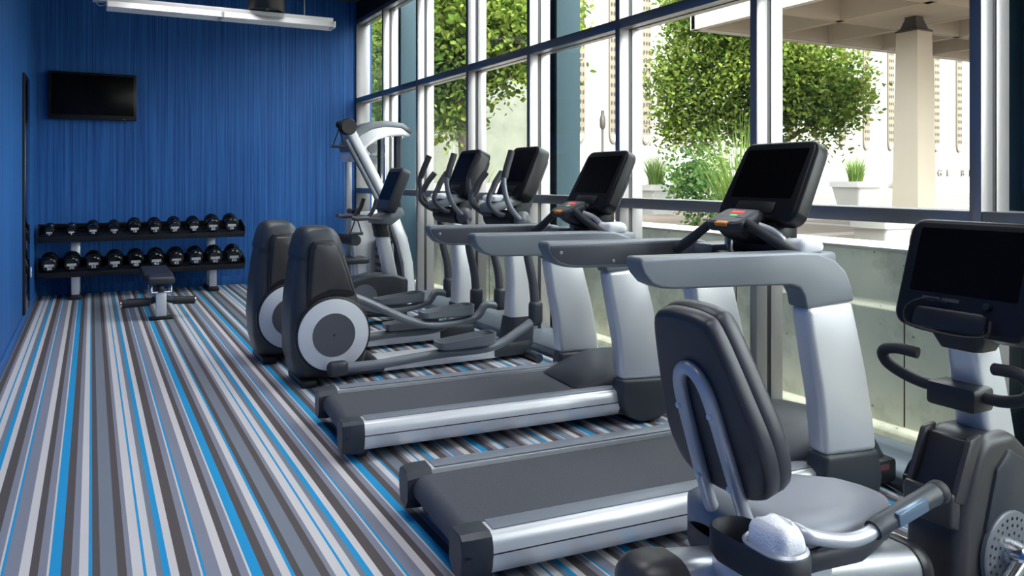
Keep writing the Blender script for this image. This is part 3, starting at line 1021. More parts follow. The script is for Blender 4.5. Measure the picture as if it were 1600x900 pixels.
    # cross handle with control pod
    M().tube([(1.38, 0.36, 1.09), (1.42, 0.30, 1.125), (1.45, 0.20, 1.20), (1.455, 0.11, 1.245), (1.46, 0.0, 1.25), (1.455, -0.11, 1.245), (1.47, -0.20, 1.20), (1.52, -0.30, 1.135), (1.545, -0.36, 1.10)], [0.030, 0.026, 0.022, 0.022, 0.022, 0.022, 0.022, 0.024, 0.026], 12).build('cross_handle', 'rubber', t)
    mxp = Matrix.Translation((1.47, 0.0, 1.262)) @ Matrix.Rotation(R(-24), 4, 'Y')
    pod = M()
    pod.prism(rrect(0.16, 0.24, 0.035), 'xy', -0.035, 0.014, 0.012, mxp)
    po = pod.build('control_pod', 'charcoal', t)
    M().prism([(-0.06, -0.02), (0.10, 0.0), (0.16, -0.12), (0.06, -0.17), (-0.03, -0.09)], 'xz', -0.10, 0.10, 0.03, mxp, 3).build('pod_body', 'bezel', po)
    M().prism(rrect(0.125, 0.20, 0.02), 'xy', 0.0145, 0.0155, 0.0, mxp).build('key_panel', 'rail_dark', po)
    M().box(0.024, 0.045, -0.042, 0.042, 0.0155, 0.017, 0.0005, mxp).build('red_display', 'red_led', po)
    M().box(-0.006, 0.008, -0.03, 0.016, 0.0155, 0.017, 0.0005, mxp).build('green_display', 'green_led', po)
    M().box(-0.088, -0.062, -0.045, 0.035, 0.0, 0.018, 0.004, mxp).build('stop_clip', 'orange_tag', po)
    # silver brackets either side rising from handrails to the console
    for s in (-1, 1):
        M().tube([(1.50, 0.13 * s, 1.235), (1.56, 0.17 * s, 1.205), (1.60, 0.20 * s, 1.15), (1.61, 0.21 * s, 1.09)], 0.017, 10).build('console_bracket', 'tube_grey', t)
    # cup trays
    for s in (-1, 1):
        M().box(1.50, 1.74, min(0.20 * s, 0.36 * s), max(0.20 * s, 0.36 * s), 1.06, 1.125, 0.015).build('accessory_tray', 'rail_grey', t)
    M().box(1.50, 1.72, -0.22, 0.22, 1.05, 1.095, 0.015).build('console_base', 'bezel', t)
    # screen console, tilted back
    mxc = Matrix.Translation((1.695, 0.0, 1.425)) @ Matrix.Rotation(R(27), 4, 'Y')
    # local: x = thickness (front face at x=-), y = width, z = height
    outl = rrect(0.535, 0.42, 0.06, 6)
    outl = [(p[0] * (0.93 if p[1] > 0 else 1.0) if p[1] > 0.1 else p[0], p[1]) for p in outl]
    cs = M().prism(outl, 'yz', -0.035, 0.050, 0.020, mxc, 4).build('console', 'bezel', t)
    M().prism(rrect(0.41, 0.258, 0.006, 2), 'yz', -0.0365, -0.034, 0.0, mxc @ Matrix.Translation((0, 0, 0.035))).build('screen', 'screen', cs)
    M().prism(rrect(0.26, 0.06, 0.015, 3), 'yz', -0.042, -0.033, 0.003, mxc @ Matrix.Translation((0, 0, -0.145))).build('lower_panel', 'black', cs)
    M().prism(rrect(0.44, 0.30, 0.05, 4), 'yz', 0.045, 0.08, 0.02, mxc @ Matrix.Translation((0, 0, -0.04)), 3).build('rear_cover', 'charcoal', cs)
    M().box(1.58, 1.72, -0.16, 0.16, 1.08, 1.27, 0.03).build('console_neck', 'bezel', t)
    M().tube([(1.60, -0.10, 1.27), (1.585, -0.13, 1.20), (1.60, -0.17, 1.12)], 0.004, 6).build('audio_cable', 'cable', t)
    return t


tm = make_treadmill()
tm.location = (1.18, 2.87, 0)
tm.rotation_euler.z = R(-4.2)
tag(tm, 'nearest grey treadmill with black screen and silver uprights, beside the recumbent bike', 'treadmill', 'treadmills facing the windows')
tm2 = copy_tree(tm)
tm2.location = (1.17, 4.30, 0)
tm2.rotation_euler.z = R(-4.2)
tag(tm2, 'grey treadmill in the middle, between the near treadmill and the ellipticals', 'treadmill', 'treadmills facing the windows')


def towel(name, root, loc, size, label, rot=0.0):
    """folded towel: a soft thick pad with a fold line, on top of a tray"""
    o = M()
    w, d, h = size
    rings = []
    nz = 9
    for k in range(nz):
        t = k / (nz - 1)
        z = h * t
        s = (0.90, 0.96, 0.99, 1.0, 1.0, 0.99, 0.97, 0.90, 0.70)[k]
        ring = []
        for i, p in enumerate(rrect(w * s, d * s, min(w, d) * 0.3, 5)):
            ring.append((p[0] + 0.0025 * math.sin(0.9 * i + 4 * t), p[1] + 0.0025 * math.cos(0.7 * i + 5 * t), z + 0.004 * math.sin(i * 0.9) * t))
        rings.append(ring)
    o.loft(rings)
    ob = o.build(name, 'towel', None, 60)
    ob.location = loc
    ob.rotation_euler.z = rot
    return tag(ob, label, 'towel')


def tm_point(root, p):
    return Matrix.Translation(root.location) @ Matrix.Rotation(root.rotation_euler.z, 4, 'Z') @ Vector(p)


towel('towel', None, tm_point(tm, (1.62, -0.28, 1.126)), (0.15, 0.13, 0.055), 'white folded towel on the tray of the nearest treadmill', R(-5))
towel('towel', None, tm_point(tm2, (1.62, -0.28, 1.126)), (0.15, 0.13, 0.055), 'white folded towel on the tray of the middle treadmill', R(-6))


# ------------------------------------------------------------------ elliptical trainer
def make_elliptical():
    t = empty('elliptical_trainer', (0, 0, 0))
    # local x = X-1.12, local y = Y-5.68 ; near side negative
    hw = 0.20
    # rear drive housing: tombstone that tapers upward, front to back rounded
    rings = []
    for z, xa, xb, w, rr in ((0.05, 0.15, 0.60, 0.17, 0.09), (0.10, 0.12, 0.62, 0.20, 0.10), (0.22, 0.09, 0.63, 0.22, 0.10), (0.42, 0.085, 0.62, 0.225, 0.10), (0.62, 0.095, 0.56, 0.215, 0.10),
                             (0.80, 0.118, 0.505, 0.20, 0.09), (0.95, 0.145, 0.46, 0.185, 0.085), (1.03, 0.165, 0.43, 0.175, 0.08), (1.075, 0.19, 0.40, 0.155, 0.07), (1.095, 0.22, 0.355, 0.11, 0.05)):
        cx = (xa + xb) / 2
        rings.append([(cx + p[0], p[1], z) for p in rrect(xb - xa, 2 * w, rr, 5)])
    hs = M().loft(rings).build('drive_housing', 'shroud', t, 60)
    # raised centre cap across the top and a dark seam each side
    rings = []
    for z, xa, xb, w in ((0.90, 0.128, 0.478, 0.194), (0.97, 0.142, 0.462, 0.188), (1.04, 0.16, 0.435, 0.180), (1.085, 0.185, 0.405, 0.160), (1.108, 0.22, 0.36, 0.11)):
        cx = (xa + xb) / 2
        rings.append([(cx + p[0], p[1], z) for p in rrect(xb - xa, 2 * w, 0.075, 5)])
    M().loft(rings).build('top_cap', 'charcoal', hs, 60)
    for s in (-1, 1):
        # side cover panel with arch over the disc
        pan = [(0.205, 0.60), (0.215, 0.80), (0.23, 0.955), (0.25, 0.99), (0.37, 0.99), (0.395, 0.965), (0.44, 0.85), (0.51, 0.64), (0.42, 0.66), (0.34, 0.665), (0.26, 0.635)]
        seam = [(0.18, 0.50), (0.192, 0.80), (0.207, 0.965), (0.235, 1.012), (0.385, 1.012), (0.413, 0.975), (0.455, 0.85), (0.53, 0.62), (0.40, 0.60)]
        M().prism(seam, 'xz', s * 0.16, s * 0.2235, 0.012, seg=2).build('seam_panel', 'black', hs)
        M().prism(pan, 'xz', s * 0.165, s * 0.234, 0.016, seg=3).build('side_cover', 'shroud', hs)
        M().lathe([(0.265, s * 0.215), (0.265, s * 0.236), (0.255, s * 0.243), (0.001, s * 0.243)], (0.365, 0, 0.36), 'y', 48).build('disc_surround', 'black', hs)
        d = M().lathe([(0.248, s * 0.240), (0.248, s * 0.250), (0.243, s * 0.253), (0.001, s * 0.253)], (0.365, 0, 0.36), 'y', 56).build('crank_disc', 'disc_white', hs)
        M().lathe([(0.150, s * 0.250), (0.150, s * 0.2555), (0.001, s * 0.2555)], (0.365, 0, 0.36), 'y', 48).build('disc_centre', 'disc_grey', d)
        M().lathe([(0.009, s * 0.255), (0.009, s * 0.258), (0.001, s * 0.258)], (0.365, 0, 0.36), 'y', 10).build('hub_bolt', 'black', d)
    M().box(0.15, 0.26, -0.22, 0.22, 0.0, 0.052, 0.015).build('rear_stabilizer', 'black', t)
    # ground rail
    M().prism([(-0.11, 0.03), (0.11, 0.03), (0.11, 0.10), (0.085, 0.125), (-0.085, 0.125), (-0.11, 0.10)], 'yz', 0.60, 1.72, 0.006).build('base_rail', 'silver', t)
    M().prism([(0.55, 0.03), (0.78, 0.03), (0.78, 0.07), (0.70, 0.15), (0.60, 0.24), (0.55, 0.26)], 'xz', -0.13, 0.13, 0.02).build('rail_cover', 'charcoal', t)
    M().box(1.68, 2.02, -0.12, 0.12, 0.03, 0.14, 0.02).build('front_foot_block', 'charcoal', t)
    M().tube([(1.98, -0.30, 0.035), (1.98, 0.30, 0.035)], 0.035, 12).build('front_stabilizer', 'charcoal', t)
    # front column
    rings = []
    for x, z, a, w in ((1.93, 0.13, 0.11, 0.085), (1.95, 0.30, 0.10, 0.08), (1.945, 0.60, 0.082, 0.07), (1.91, 0.85, 0.068, 0.06), (1.875, 1.05, 0.06, 0.055)):
        rings.append([(x + p[0], p[1], z) for p in rrect(2 * a, 2 * w, 0.035, 4)])
    fc = M().loft(rings).build('front_column', 'silver', t, 60)
    rings = []
    for x, z, a, w in ((1.93, 0.10, 0.125, 0.10), (1.945, 0.22, 0.12, 0.095), (1.955, 0.33, 0.112, 0.09)):
        rings.append([(x + p[0], p[1], z) for p in rrect(2 * a, 2 * w, 0.04, 4)])
    M().loft(rings).build('column_boot', 'charcoal', fc, 60)
    # pivot housing and pivot balls
    M().tube([(1.83, -0.24, 1.12), (1.83, 0.24, 1.12)], 0.075, 18).build('pivot_housing', 'bezel', t)
    # linkage: each side pedal arm, pedal, link joint, moving handle
    for s, cr, px, pz in ((-1, (0.36, 0.145), 1.10, 0.185), (1, (0.40, 0.57), 1.25, 0.285)):
        y = 0.33 * s
        jx, jz = (1.93, 0.40) if s < 0 else (1.96, 0.42)
        pa = M()
        pa.tube([(cr[0], y, cr[1]), (cr[0] + 0.30, y, cr[1] * 0.85 + pz * 0.10), (px, y, pz - 0.02), (px + 0.45, y, pz - 0.01), (jx - 0.14, y, pz + 0.09), (jx - 0.02, y, jz - 0.06)],
                0.034, 10, 8)
        ao = pa.build('pedal_arm', 'rail_grey', t)
        M().box(cr[0] - 0.07, cr[0] + 0.08, y - 0.05 if s < 0 else y - 0.03, y + 0.03 if s < 0 else y + 0.05, cr[1] - 0.055, cr[1] + 0.055, 0.04, seg=4).build('crank_joint', 'charcoal', ao)
        M().box(cr[0] - 0.05, cr[0] + 0.06, min(y, 0.25 * s), max(y, 0.25 * s), cr[1] - 0.03, cr[1] + 0.03, 0.02).build('crank_arm', 'chrome', ao)
        # pedal: tray with rim
        pm = M()
        yo = y + 0.02 * s
        base = rrect(0.46, 0.17, 0.05, 4)
        rings = []
        for sc_, z in ((0.92, 0.0), (1.0, 0.012), (1.02, 0.055), (0.97, 0.055), (0.95, 0.022)):
            rings.append([(px + 0.22 + p[0] * sc_, yo + p[1] * (sc_ if sc_ > 0.95 else sc_ - 0.06), pz + 0.02 + z + (0.035 if (z > 0.05 and p[0] > 0.1) else 0.0)) for p in base])
        pm.loft(rings)
        pd = pm.build('foot_pedal', 'rail_grey', t)
        M().box(px + 0.05, px + 0.40, yo - 0.055, yo + 0.055, pz + 0.040, pz + 0.047, 0.004).build('grip_pad', 'rubber', pd)
        # link block
        M().box(jx - 0.055, jx + 0.055, y - 0.045, y + 0.045, jz - 0.10, jz + 0.10, 0.04, seg=4).build('link_joint', 'charcoal', t)
        hx = 0.0 if s < 0 else 0.03
        ho = M().tube([(jx, y, jz), (jx - 0.02, y, jz + 0.22), (jx - 0.07, y, 0.85), (1.83 + hx, y * 0.94, 1.12)], [0.036, 0.034, 0.033, 0.034], 12).build('lower_lever', 'rail_dark', t)
        M().ball((1.83 + hx, y * 0.92, 1.12), 0.075, 18, (1, 0.6, 1)).build('pivot_ball', 'pivot_ball', t)
        up_ = M().tube([(1.83 + hx, y * 0.95, 1.12), (1.76 + hx, y * 1.0, 1.16), (1.675 + hx, y * 1.05, 1.27), (1.64 + hx, y * 1.06, 1.42), (1.675 + hx, y * 1.02, 1.53), (1.72 + hx, y * 0.97, 1.64)],
                       [0.022, 0.021, 0.021, 0.021, 0.022, 0.022], 10).build('moving_handle', 'rail_grey' if s < 0 else 'rail_dark', t)
        M().tube([(1.648 + hx, y * 1.055, 1.45), (1.675 + hx, y * 1.02, 1.53), (1.725 + hx, y * 0.966, 1.655)], 0.027, 10).build('grip', 'rubber', up_)
        # fixed inner handle
        fh = M().tube([(1.80, 0.10 * s, 1.15), (1.70, 0.14 * s, 1.17), (1.61, 0.16 * s, 1.25), (1.63, 0.16 * s, 1.35), (1.73, 0.14 * s, 1.49)], 0.021, 10).build('fixed_handle', 'rail_dark', t)
        M().tube([(1.63, 0.16 * s, 1.33), (1.67, 0.152 * s, 1.41), (1.735, 0.14 * s, 1.495)], 0.026, 10).build('grip', 'rubber', fh)
    # console: neck, tray, tilted screen
    M().prism([(1.83, 1.10), (1.95, 1.05), (2.05, 1.22), (2.10, 1.40), (2.02, 1.45), (1.93, 1.30)], 'xz', -0.07, 0.07, 0.02).build('console_neck', 'charcoal', t)
    M().prism([(1.66, 1.17), (1.92, 1.24), (1.95, 1.30), (1.90, 1.32), (1.66, 1.24)], 'xz', -0.13, 0.13, 0.02).build('accessory_tray', 'rail_grey', t)
    mxc = Matrix.Translation((1.975, 0.0, 1.485)) @ Matrix.Rotation(R(24), 4, 'Y')
    cs = M().prism(rrect(0.44, 0.46, 0.06, 6), 'yz', -0.04, 0.085, 0.02, mxc, 4).build('console', 'bezel', t)
    M().prism(rrect(0.36, 0.28, 0.006, 2), 'yz', -0.0415, -0.039, 0.0, mxc @ Matrix.Translation((0, 0, 0.05))).build('screen', 'screen', cs)
    M().prism(rrect(0.20, 0.06, 0.015, 3), 'yz', -0.047, -0.038, 0.003, mxc @ Matrix.Translation((0, 0, -0.155))).build('lower_panel', 'black', cs)
    M().prism(rrect(0.36, 0.36, 0.05, 4), 'yz', 0.08, 0.12, 0.02, mxc, 3).build('rear_cover', 'charcoal', cs)
    M().tube([(1.86, -0.10, 1.30), (1.79, -0.14, 1.33), (1.76, -0.10, 1.27), (1.80, -0.06, 1.24)], 0.004, 6).build('audio_cable', 'cable', t)
    return t


el = make_elliptical()
el.location = (1.12, 5.66, 0)
tag(el, 'near elliptical trainer with dark tapered housing and white ring disc', 'elliptical', 'elliptical trainers facing the windows')
el2 = copy_tree(el)
el2.location = (1.02, 6.52, 0)
tag(el2, 'farther elliptical trainer, half hidden behind the near one', 'elliptical', 'elliptical trainers facing the windows')
towel('towel', None, (1.12 + 1.74, 5.66, 1.262), (0.15, 0.2, 0.05), 'white folded towel on the tray of the near elliptical')
towel('towel', None, (1.02 + 1.74, 6.52, 1.262), (0.15, 0.2, 0.05), 'white folded towel on the tray of the farther elliptical')


# ------------------------------------------------------------------ upright bike beyond the ellipticals
ub = empty('upright_bike', (1.95, 7.6, 0), 0, 'upright exercise bike with silver post between the ellipticals and the cable machine', 'exercise bike')
bs = M().prism([(-0.02, 0.10), (0.85, 0.06), (0.86, 0.44), (0.70, 0.49), (0.50, 0.50), (0.30, 0.46), (0.10, 0.38), (-0.02, 0.32)], 'xz', -0.13, 0.13, 0.03, seg=3).build('shroud', 'teal_steel', ub)
bs.data.materials.clear()
bs.data.materials.append(MATS['charcoal'])
for s in (-1, 1):
    cr_ = M().lathe([(0.13, 0.13 * s), (0.13, 0.138 * s), (0.001, 0.14 * s)], (0.40, 0, 0.28), 'y', 32).build('crank_cover', 'rail_grey', ub)
    M().box(0.38, 0.42, min(0.14 * s, 0.17 * s), max(0.14 * s, 0.17 * s), 0.12 if s < 0 else 0.27, 0.29 if s < 0 else 0.44, 0.008).build('crank_arm', 'chrome', cr_)
    M().box(0.34, 0.46, min(0.17 * s, 0.27 * s), max(0.17 * s, 0.27 * s), 0.11 if s < 0 else 0.42, 0.14 if s < 0 else 0.45, 0.008).build('pedal', 'black', cr_)
M().tube([(0.0, -0.26, 0.04), (0.0, 0.26, 0.04)], 0.04, 12).build('rear_stabilizer', 'charcoal', ub)
M().tube([(0.85, -0.26, 0.04), (0.85, 0.26, 0.04)], 0.04, 12).build('front_stabilizer', 'charcoal', ub)
po_ = M().loft([[(x + p[0], p[1], z) for p in rrect(0.13, 0.12, 0.03, 4)] for x, z in ((0.72, 0.42), (0.655, 0.72), (0.60, 0.98))]).build('front_post', 'silver', ub, 60)
M().loft([[(x + p[0], p[1], z) for p in rrect(0.145, 0.135, 0.03, 4)] for x, z in ((0.628, 0.86), (0.595, 1.01))]).build('post_collar', 'black', po_, 60)
M().prism([(0.50, 1.00), (0.70, 0.98), (0.84, 1.08), (0.80, 1.16), (0.52, 1.07)], 'xz', -0.10, 0.10, 0.02).build('console_base', 'rail_grey', ub)
for s in (-1, 1):
    hb = M().tube([(0.60, 0.08 * s, 1.04), (0.42, 0.22 * s, 1.06), (0.28, 0.26 * s, 1.06), (0.24, 0.25 * s, 1.07)], 0.022, 10).build('handlebar', 'rail_dark', ub)
    M().tube([(0.40, 0.22 * s, 1.06), (0.46, 0.21 * s, 1.13), (0.50, 0.20 * s, 1.24)], 0.02, 10).build('bar_end', 'rubber', hb)
mxc = Matrix.Translation((0.72, 0.0, 1.33)) @ Matrix.Rotation(R(22), 4, 'Y')
cs = M().prism(rrect(0.40, 0.46, 0.05, 5), 'yz', -0.035, 0.07, 0.018, mxc, 3).build('console', 'charcoal', ub)
M().prism(rrect(0.33, 0.30, 0.006, 2), 'yz', -0.0365, -0.034, 0.0, mxc @ Matrix.Translation((0, 0, 0.03))).build('screen', 'screen', cs)
sp = M().tube([(0.08, 0, 0.34), (0.0, 0, 0.78)], 0.028, 12).build('seat_post', 'silver', ub)
M().loft([[(x, y * w, z + zz) for y, zz in ((-1, 0.0), (-0.9, 0.035), (0, 0.05), (0.9, 0.035), (1, 0.0), (0.7, -0.035), (-0.7, -0.035))] for x, w, z in ((-0.13, 0.10, 0.80), (-0.06, 0.13, 0.81), (0.03, 0.09, 0.80), (0.13, 0.04, 0.79), (0.16, 0.02, 0.785))]).build('saddle', 'vinyl', ub, 60)

# ------------------------------------------------------------------ cable machine in the corner
cm = empty('cable_machine', (2.9, 9.05, 0), 0, 'tall silver cable machine with diagonal pulley arm in the window corner', 'gym machine')
M().box(-0.40, 0.40, -0.30, 0.34, 0.0, 0.07, 0.015).build('base', 'charcoal', cm)
# weight tower: rear silver sheet, posts, plates
M().box(-0.20, 0.12, 0.04, 0.075, 0.07, 1.05, 0.008).build('weight_shield', 'silver', cm)
M().prism(rrect(0.07, 0.07, 0.01, 3), 'xy', 0.07, 2.0, 0.0, Matrix.Translation((-0.20, 0.16, 0))).build('upright_post', 'tube_grey', cm)
M().prism(rrect(0.09, 0.09, 0.012, 3), 'xy', 0.07, 2.05, 0.0, Matrix.Translation((0.22, 0.17, 0))).build('upright_post', 'black', cm)
M().prism(rrect(0.07, 0.09, 0.012, 3), 'xy', 0.07, 2.05, 0.0, Matrix.Translation((0.40, 0.12, 0))).build('upright_post', 'charcoal', cm)
for k in range(14):
    M().box(0.09, 0.24, -0.17, 0.05, 0.09 + 0.045 * k, 0.128 + 0.045 * k, 0.004).build('weight_plate', 'black' if k % 2 else 'rail_grey', cm)
for yy in (-0.11, 0.0):
    M().tube([(0.165, yy, 0.07), (0.165, yy, 2.02)], 0.011, 8).build('guide_rod', 'chrome', cm)
# curved top hood
top = [(-0.28, 1.72), (-0.23, 1.85), (-0.13, 1.96), (0.0, 2.03), (0.16, 2.06), (0.36, 2.05), (0.47, 1.98), (0.48, 1.94), (0.38, 1.955), (0.22, 1.945), (0.08, 1.90), (-0.05, 1.82), (-0.13, 1.72), (-0.16, 1.64), (-0.28, 1.64)]
th = M().prism(top, 'xz', -0.14, 0.22, 0.02).build('top_hood', 'silver', cm)
trim = [(-0.30, 1.82), (-0.25, 1.95), (-0.14, 2.06), (0.0, 2.11), (0.18, 2.125), (0.38, 2.10), (0.485, 2.03), (0.48, 1.985), (0.36, 2.05), (0.16, 2.06), (0.0, 2.03), (-0.13, 1.96), (-0.23, 1.85), (-0.28, 1.75)]
M().prism(trim, 'xz', -0.15, 0.23, 0.004).build('hood_trim', 'rail_grey', th)
for bx in (0.24, 0.38):
    M().ball((bx, -0.10, 1.94), 0.016, 10).build('bolt', 'chrome', th)
# curved front frame
cf = []
for p in ((0.08, 1.15), (0.20, 0.95), (0.30, 0.70), (0.365, 0.45), (0.40, 0.07), (0.53, 0.07), (0.50, 0.45), (0.43, 0.75), (0.32, 1.02), (0.20, 1.22)):
    cf.append(p)
M().prism([(p[0] - 0.05, p[1]) for p in cf], 'xz', -0.30, -0.20, 0.025, seg=3).build('curved_leg', 'silver', cm)
M().prism([(0.0, 1.12), (0.15, 0.9), (0.24, 0.65), (0.30, 0.4), (0.33, 0.07), (0.36, 0.07), (0.33, 0.45), (0.26, 0.7), (0.16, 0.95), (0.04, 1.16)], 'xz', -0.295, -0.205, 0.004).build('leg_inlay', 'rail_dark', cm)
# diagonal pulley arm
A0, A1 = Vector((-0.33, -0.25, 2.03)), Vector((0.24, -0.25, 0.98))
d = (A1 - A0).normalized()
nrm = Vector((d.z, 0, -d.x))
am = M()
am.loft([[A + nrm * (q[0]) + Vector((0, q[1], 0)) for q in rrect(0.115, 0.10, 0.02, 3)] for A in (A0 + d * 0.04, A1)])
arm_ = am.build('pulley_arm', 'brushed', cm)
M().loft([[A + nrm * (0.085 + q[0]) + Vector((0, q[1], 0)) for q in rrect(0.045, 0.06, 0.01, 2)] for A in (A0 + d * 0.12, A0 + d * 0.95)]).build('arm_spine', 'rail_grey', arm_)
M().lathe([(0.001, -0.075), (0.085, -0.075), (0.095, -0.06), (0.095, 0.06), (0.085, 0.075), (0.001, 0.075)], A0 + Vector((0.0, 0, 0)), 'y', 24).build('pulley_head', 'black', arm_)
M().ball(A0 + Vector((-0.09, -0.02, 0.02)), 0.05, 14).build('swivel', 'bezel', arm_)
for k, zz in enumerate((1.80, 1.66)):
    M().lathe([(0.001, -0.02), (0.058, -0.02), (0.06, 0.0), (0.058, 0.02), (0.001, 0.02)], (0.02, -0.08, zz), 'y', 20).build('pulley_wheel', 'pivot_ball', cm)


def stirrup(x, y, z, parent, nm):
    s_ = M()
    s_.tube([(x, y, z), (x - 0.07, y, z - 0.20)], 0.008, 6)
    s_.tube([(x, y, z), (x + 0.06, y, z - 0.20)], 0.008, 6)
    so_ = s_.build('handle_strap', 'black', parent)
    M().tube([(x - 0.085, y, z - 0.205), (x + 0.075, y, z - 0.205)], 0.018, 10).build('handle_grip', 'rubber', so_)


stirrup(A0.x - 0.10, -0.27, A0.z - 0.02, cm, 'stirrup')
stirrup(-0.24, -0.30, 1.02, cm, 'stirrup')
M().tube([(-0.24, -0.27, 1.06), (-0.22, -0.05, 1.06), (-0.20, 0.13, 1.06)], 0.03, 10).build('lower_arm', 'rail_dark', cm)
M().ball((-0.24, -0.29, 1.06), 0.05, 12).build('swivel', 'bezel', cm)
# seat with leg rollers
M().tube([(-0.16, -0.1, 0.07), (-0.20, -0.1, 0.45)], 0.03, 10).build('seat_post', 'tube_grey', cm)
M().box(-0.36, -0.06, -0.24, 0.08, 0.46, 0.53, 0.025, seg=3).build('seat_pad', 'vinyl', cm)
ra = M().tube([(-0.20, -0.08, 0.52), (-0.22, -0.08, 0.72)], 0.022, 8).build('roller_post', 'tube_grey', cm)
M().tube([(-0.30, 0.16, 0.735), (-0.23, -0.26, 0.735)], 0.062, 16).build('leg_roller', 'rubber', ra)


# ------------------------------------------------------------------ recumbent bike (nearest)
rb = empty('recumbent_bike', (1.20, 1.60, 0), 0, 'recumbent exercise bike in the foreground with dark padded backrest and large screen', 'exercise bike')
# seat rail beam, inclined: higher at the rear
def beam_pt(t):
    return Vector((0.10 + 0.92 * t, 0.0, 0.40 - 0.17 * t))


rings = []
for t, r_ in ((0.0, 0.085), (0.3, 0.088), (0.7, 0.09), (1.0, 0.09)):
    c = beam_pt(t)
    rings.append([(c.x, c.y + p[0], c.z + p[1]) for p in rrect(2 * r_, 2.0 * r_, r_ * 0.75, 6)])
M().loft(rings).build('seat_rail', 'brushed', rb, 60)
rings = []
for t, r_ in ((-0.14, 0.03), (-0.125, 0.062), (-0.09, 0.082), (-0.03, 0.09), (0.02, 0.089)):
    c = beam_pt(t)
    rings.append([(c.x, c.y + p[0], c.z + p[1]) for p in rrect(2 * r_, 2.0 * r_, r_ * 0.75, 6)])
M().loft(rings).build('rail_end_cap', 'shroud', rb, 60)
rings = []
for t, r_ in ((0.985, 0.094), (1.0, 0.098), (1.03, 0.098), (1.045, 0.085)):
    c = beam_pt(t)
    rings.append([(c.x, c.y + p[0], c.z + p[1]) for p in rrect(2 * r_, 2.0 * r_, r_ * 0.75, 6)])
M().loft(rings).build('rail_front_ring', 'black', rb, 60)
M().box(0.12, 0.22, -0.05, 0.05, 0.04, 0.36, 0.012).build('rear_strut', 'charcoal', rb)
M().tube([(0.16, -0.30, 0.04), (0.16, 0.30, 0.04)], 0.04, 12).build('rear_stabilizer', 'charcoal', rb)
M().box(0.16, 1.35, -0.06, 0.06, 0.05, 0.13, 0.015).build('floor_beam', 'charcoal', rb)
M().tube([(1.52, -0.30, 0.04), (1.52, 0.30, 0.04)], 0.04, 12).build('front_stabilizer', 'charcoal', rb)
# seat carriage
M().box(0.32, 0.60, -0.115, 0.115, 0.255, 0.435, 0.03, seg=3).build('seat_carriage', 'silver', rb)
# seat cushion
SEAT = ((0.30, 0.15, 0.535), (0.33, 0.185, 0.56), (0.45, 0.205, 0.57), (0.60, 0.20, 0.555), (0.72, 0.155, 0.545), (0.82, 0.105, 0.530), (0.88, 0.07, 0.51), (0.905, 0.035, 0.49))


def seat_rings(lo, hi, grow, dip):
    rings = []
    for x, w, zt in SEAT:
        z0, z1 = zt - lo, zt - hi
        ring = []
        for k in range(20):
            a = 2 * math.pi * k / 20
            ca, sa = math.cos(a), math.sin(a)
            zz = (z0 + z1) / 2 + (z1 - z0) / 2 * math.copysign(abs(sa) ** 0.6, sa) - (dip * (1 - min(1, abs(ca) * 1.6)) if sa > 0 and x < 0.7 else 0)
            ring.append((x, w * grow * math.copysign(abs(ca) ** 0.55, ca), zz))
        rings.append(ring)
    return rings


M().loft(seat_rings(0.075, 0.0, 1.0, 0.018)).build('seat_cushion', 'seat_grey', rb, 60)
M().loft(seat_rings(0.145, 0.045, 1.004, 0.0)).build('seat_pan', 'vinyl', rb, 60)
# backrest: rounded pad, slightly reclined (bottom further forward)
mxb = Matrix.Translation((0.262, 0.0, 0.865)) @ Matrix.Rotation(R(-19), 4, 'Y')
outl = []
for y_, z_ in ((-0.075, 0.258), (0.0, 0.265), (0.075, 0.258), (0.115, 0.225), (0.160, 0.05), (0.188, -0.10), (0.168, -0.21), (0.10, -0.255), (0.0, -0.265), (-0.10, -0.255), (-0.168, -0.21), (-0.188, -0.10), (-0.160, 0.05), (-0.115, 0.225)):
    outl.append((y_, z_, 0))
outl = [(p.x, p.y) for p in smooth_path(outl, 4, True)]
rings = []
for x_, s_ in ((-0.045, 0.90), (-0.043, 0.955), (-0.03, 0.985), (-0.003, 0.992), (0.0, 0.980), (0.003, 0.992), (0.02, 1.0), (0.04, 0.985), (0.052, 0.93), (0.057, 0.85)):
    rings.append([(x_ - 0.05 * (p[0] / 0.19) ** 2 * 0.0, p[0] * s_, p[1] * (1 - (1 - s_) * 0.75)) for p in outl])
M().loft(rings, mx=mxb).build('backrest', 'vinyl', rb, 60)
# inverted U tube behind the backrest, running down to the carriage
M().tube([(0.50, 0.070, 0.455), (0.39, 0.070, 0.475), (0.325, 0.070, 0.53), (0.287, 0.066, 0.62), (0.242, 0.062, 0.75), (0.198, 0.055, 0.88), (0.180, 0.036, 0.935), (0.175, 0.0, 0.955), (0.180, -0.036, 0.935), (0.198, -0.055, 0.88), (0.242, -0.062, 0.75), (0.287, -0.066, 0.62), (0.325, -0.070, 0.53), (0.39, -0.070, 0.475), (0.50, -0.070, 0.455)],
         0.0195, 12).build('back_support_tube', 'tube_grey', rb)
for s in (-1, 1):
    for t_, z_ in ((0.195, 0.84), (0.263, 0.64)):
        M().lathe([(0.004, -0.008), (0.009, -0.006), (0.009, 0.006)], (t_, 0.060 * s, z_), 'x', 10).build('screw', 'silver', rb)
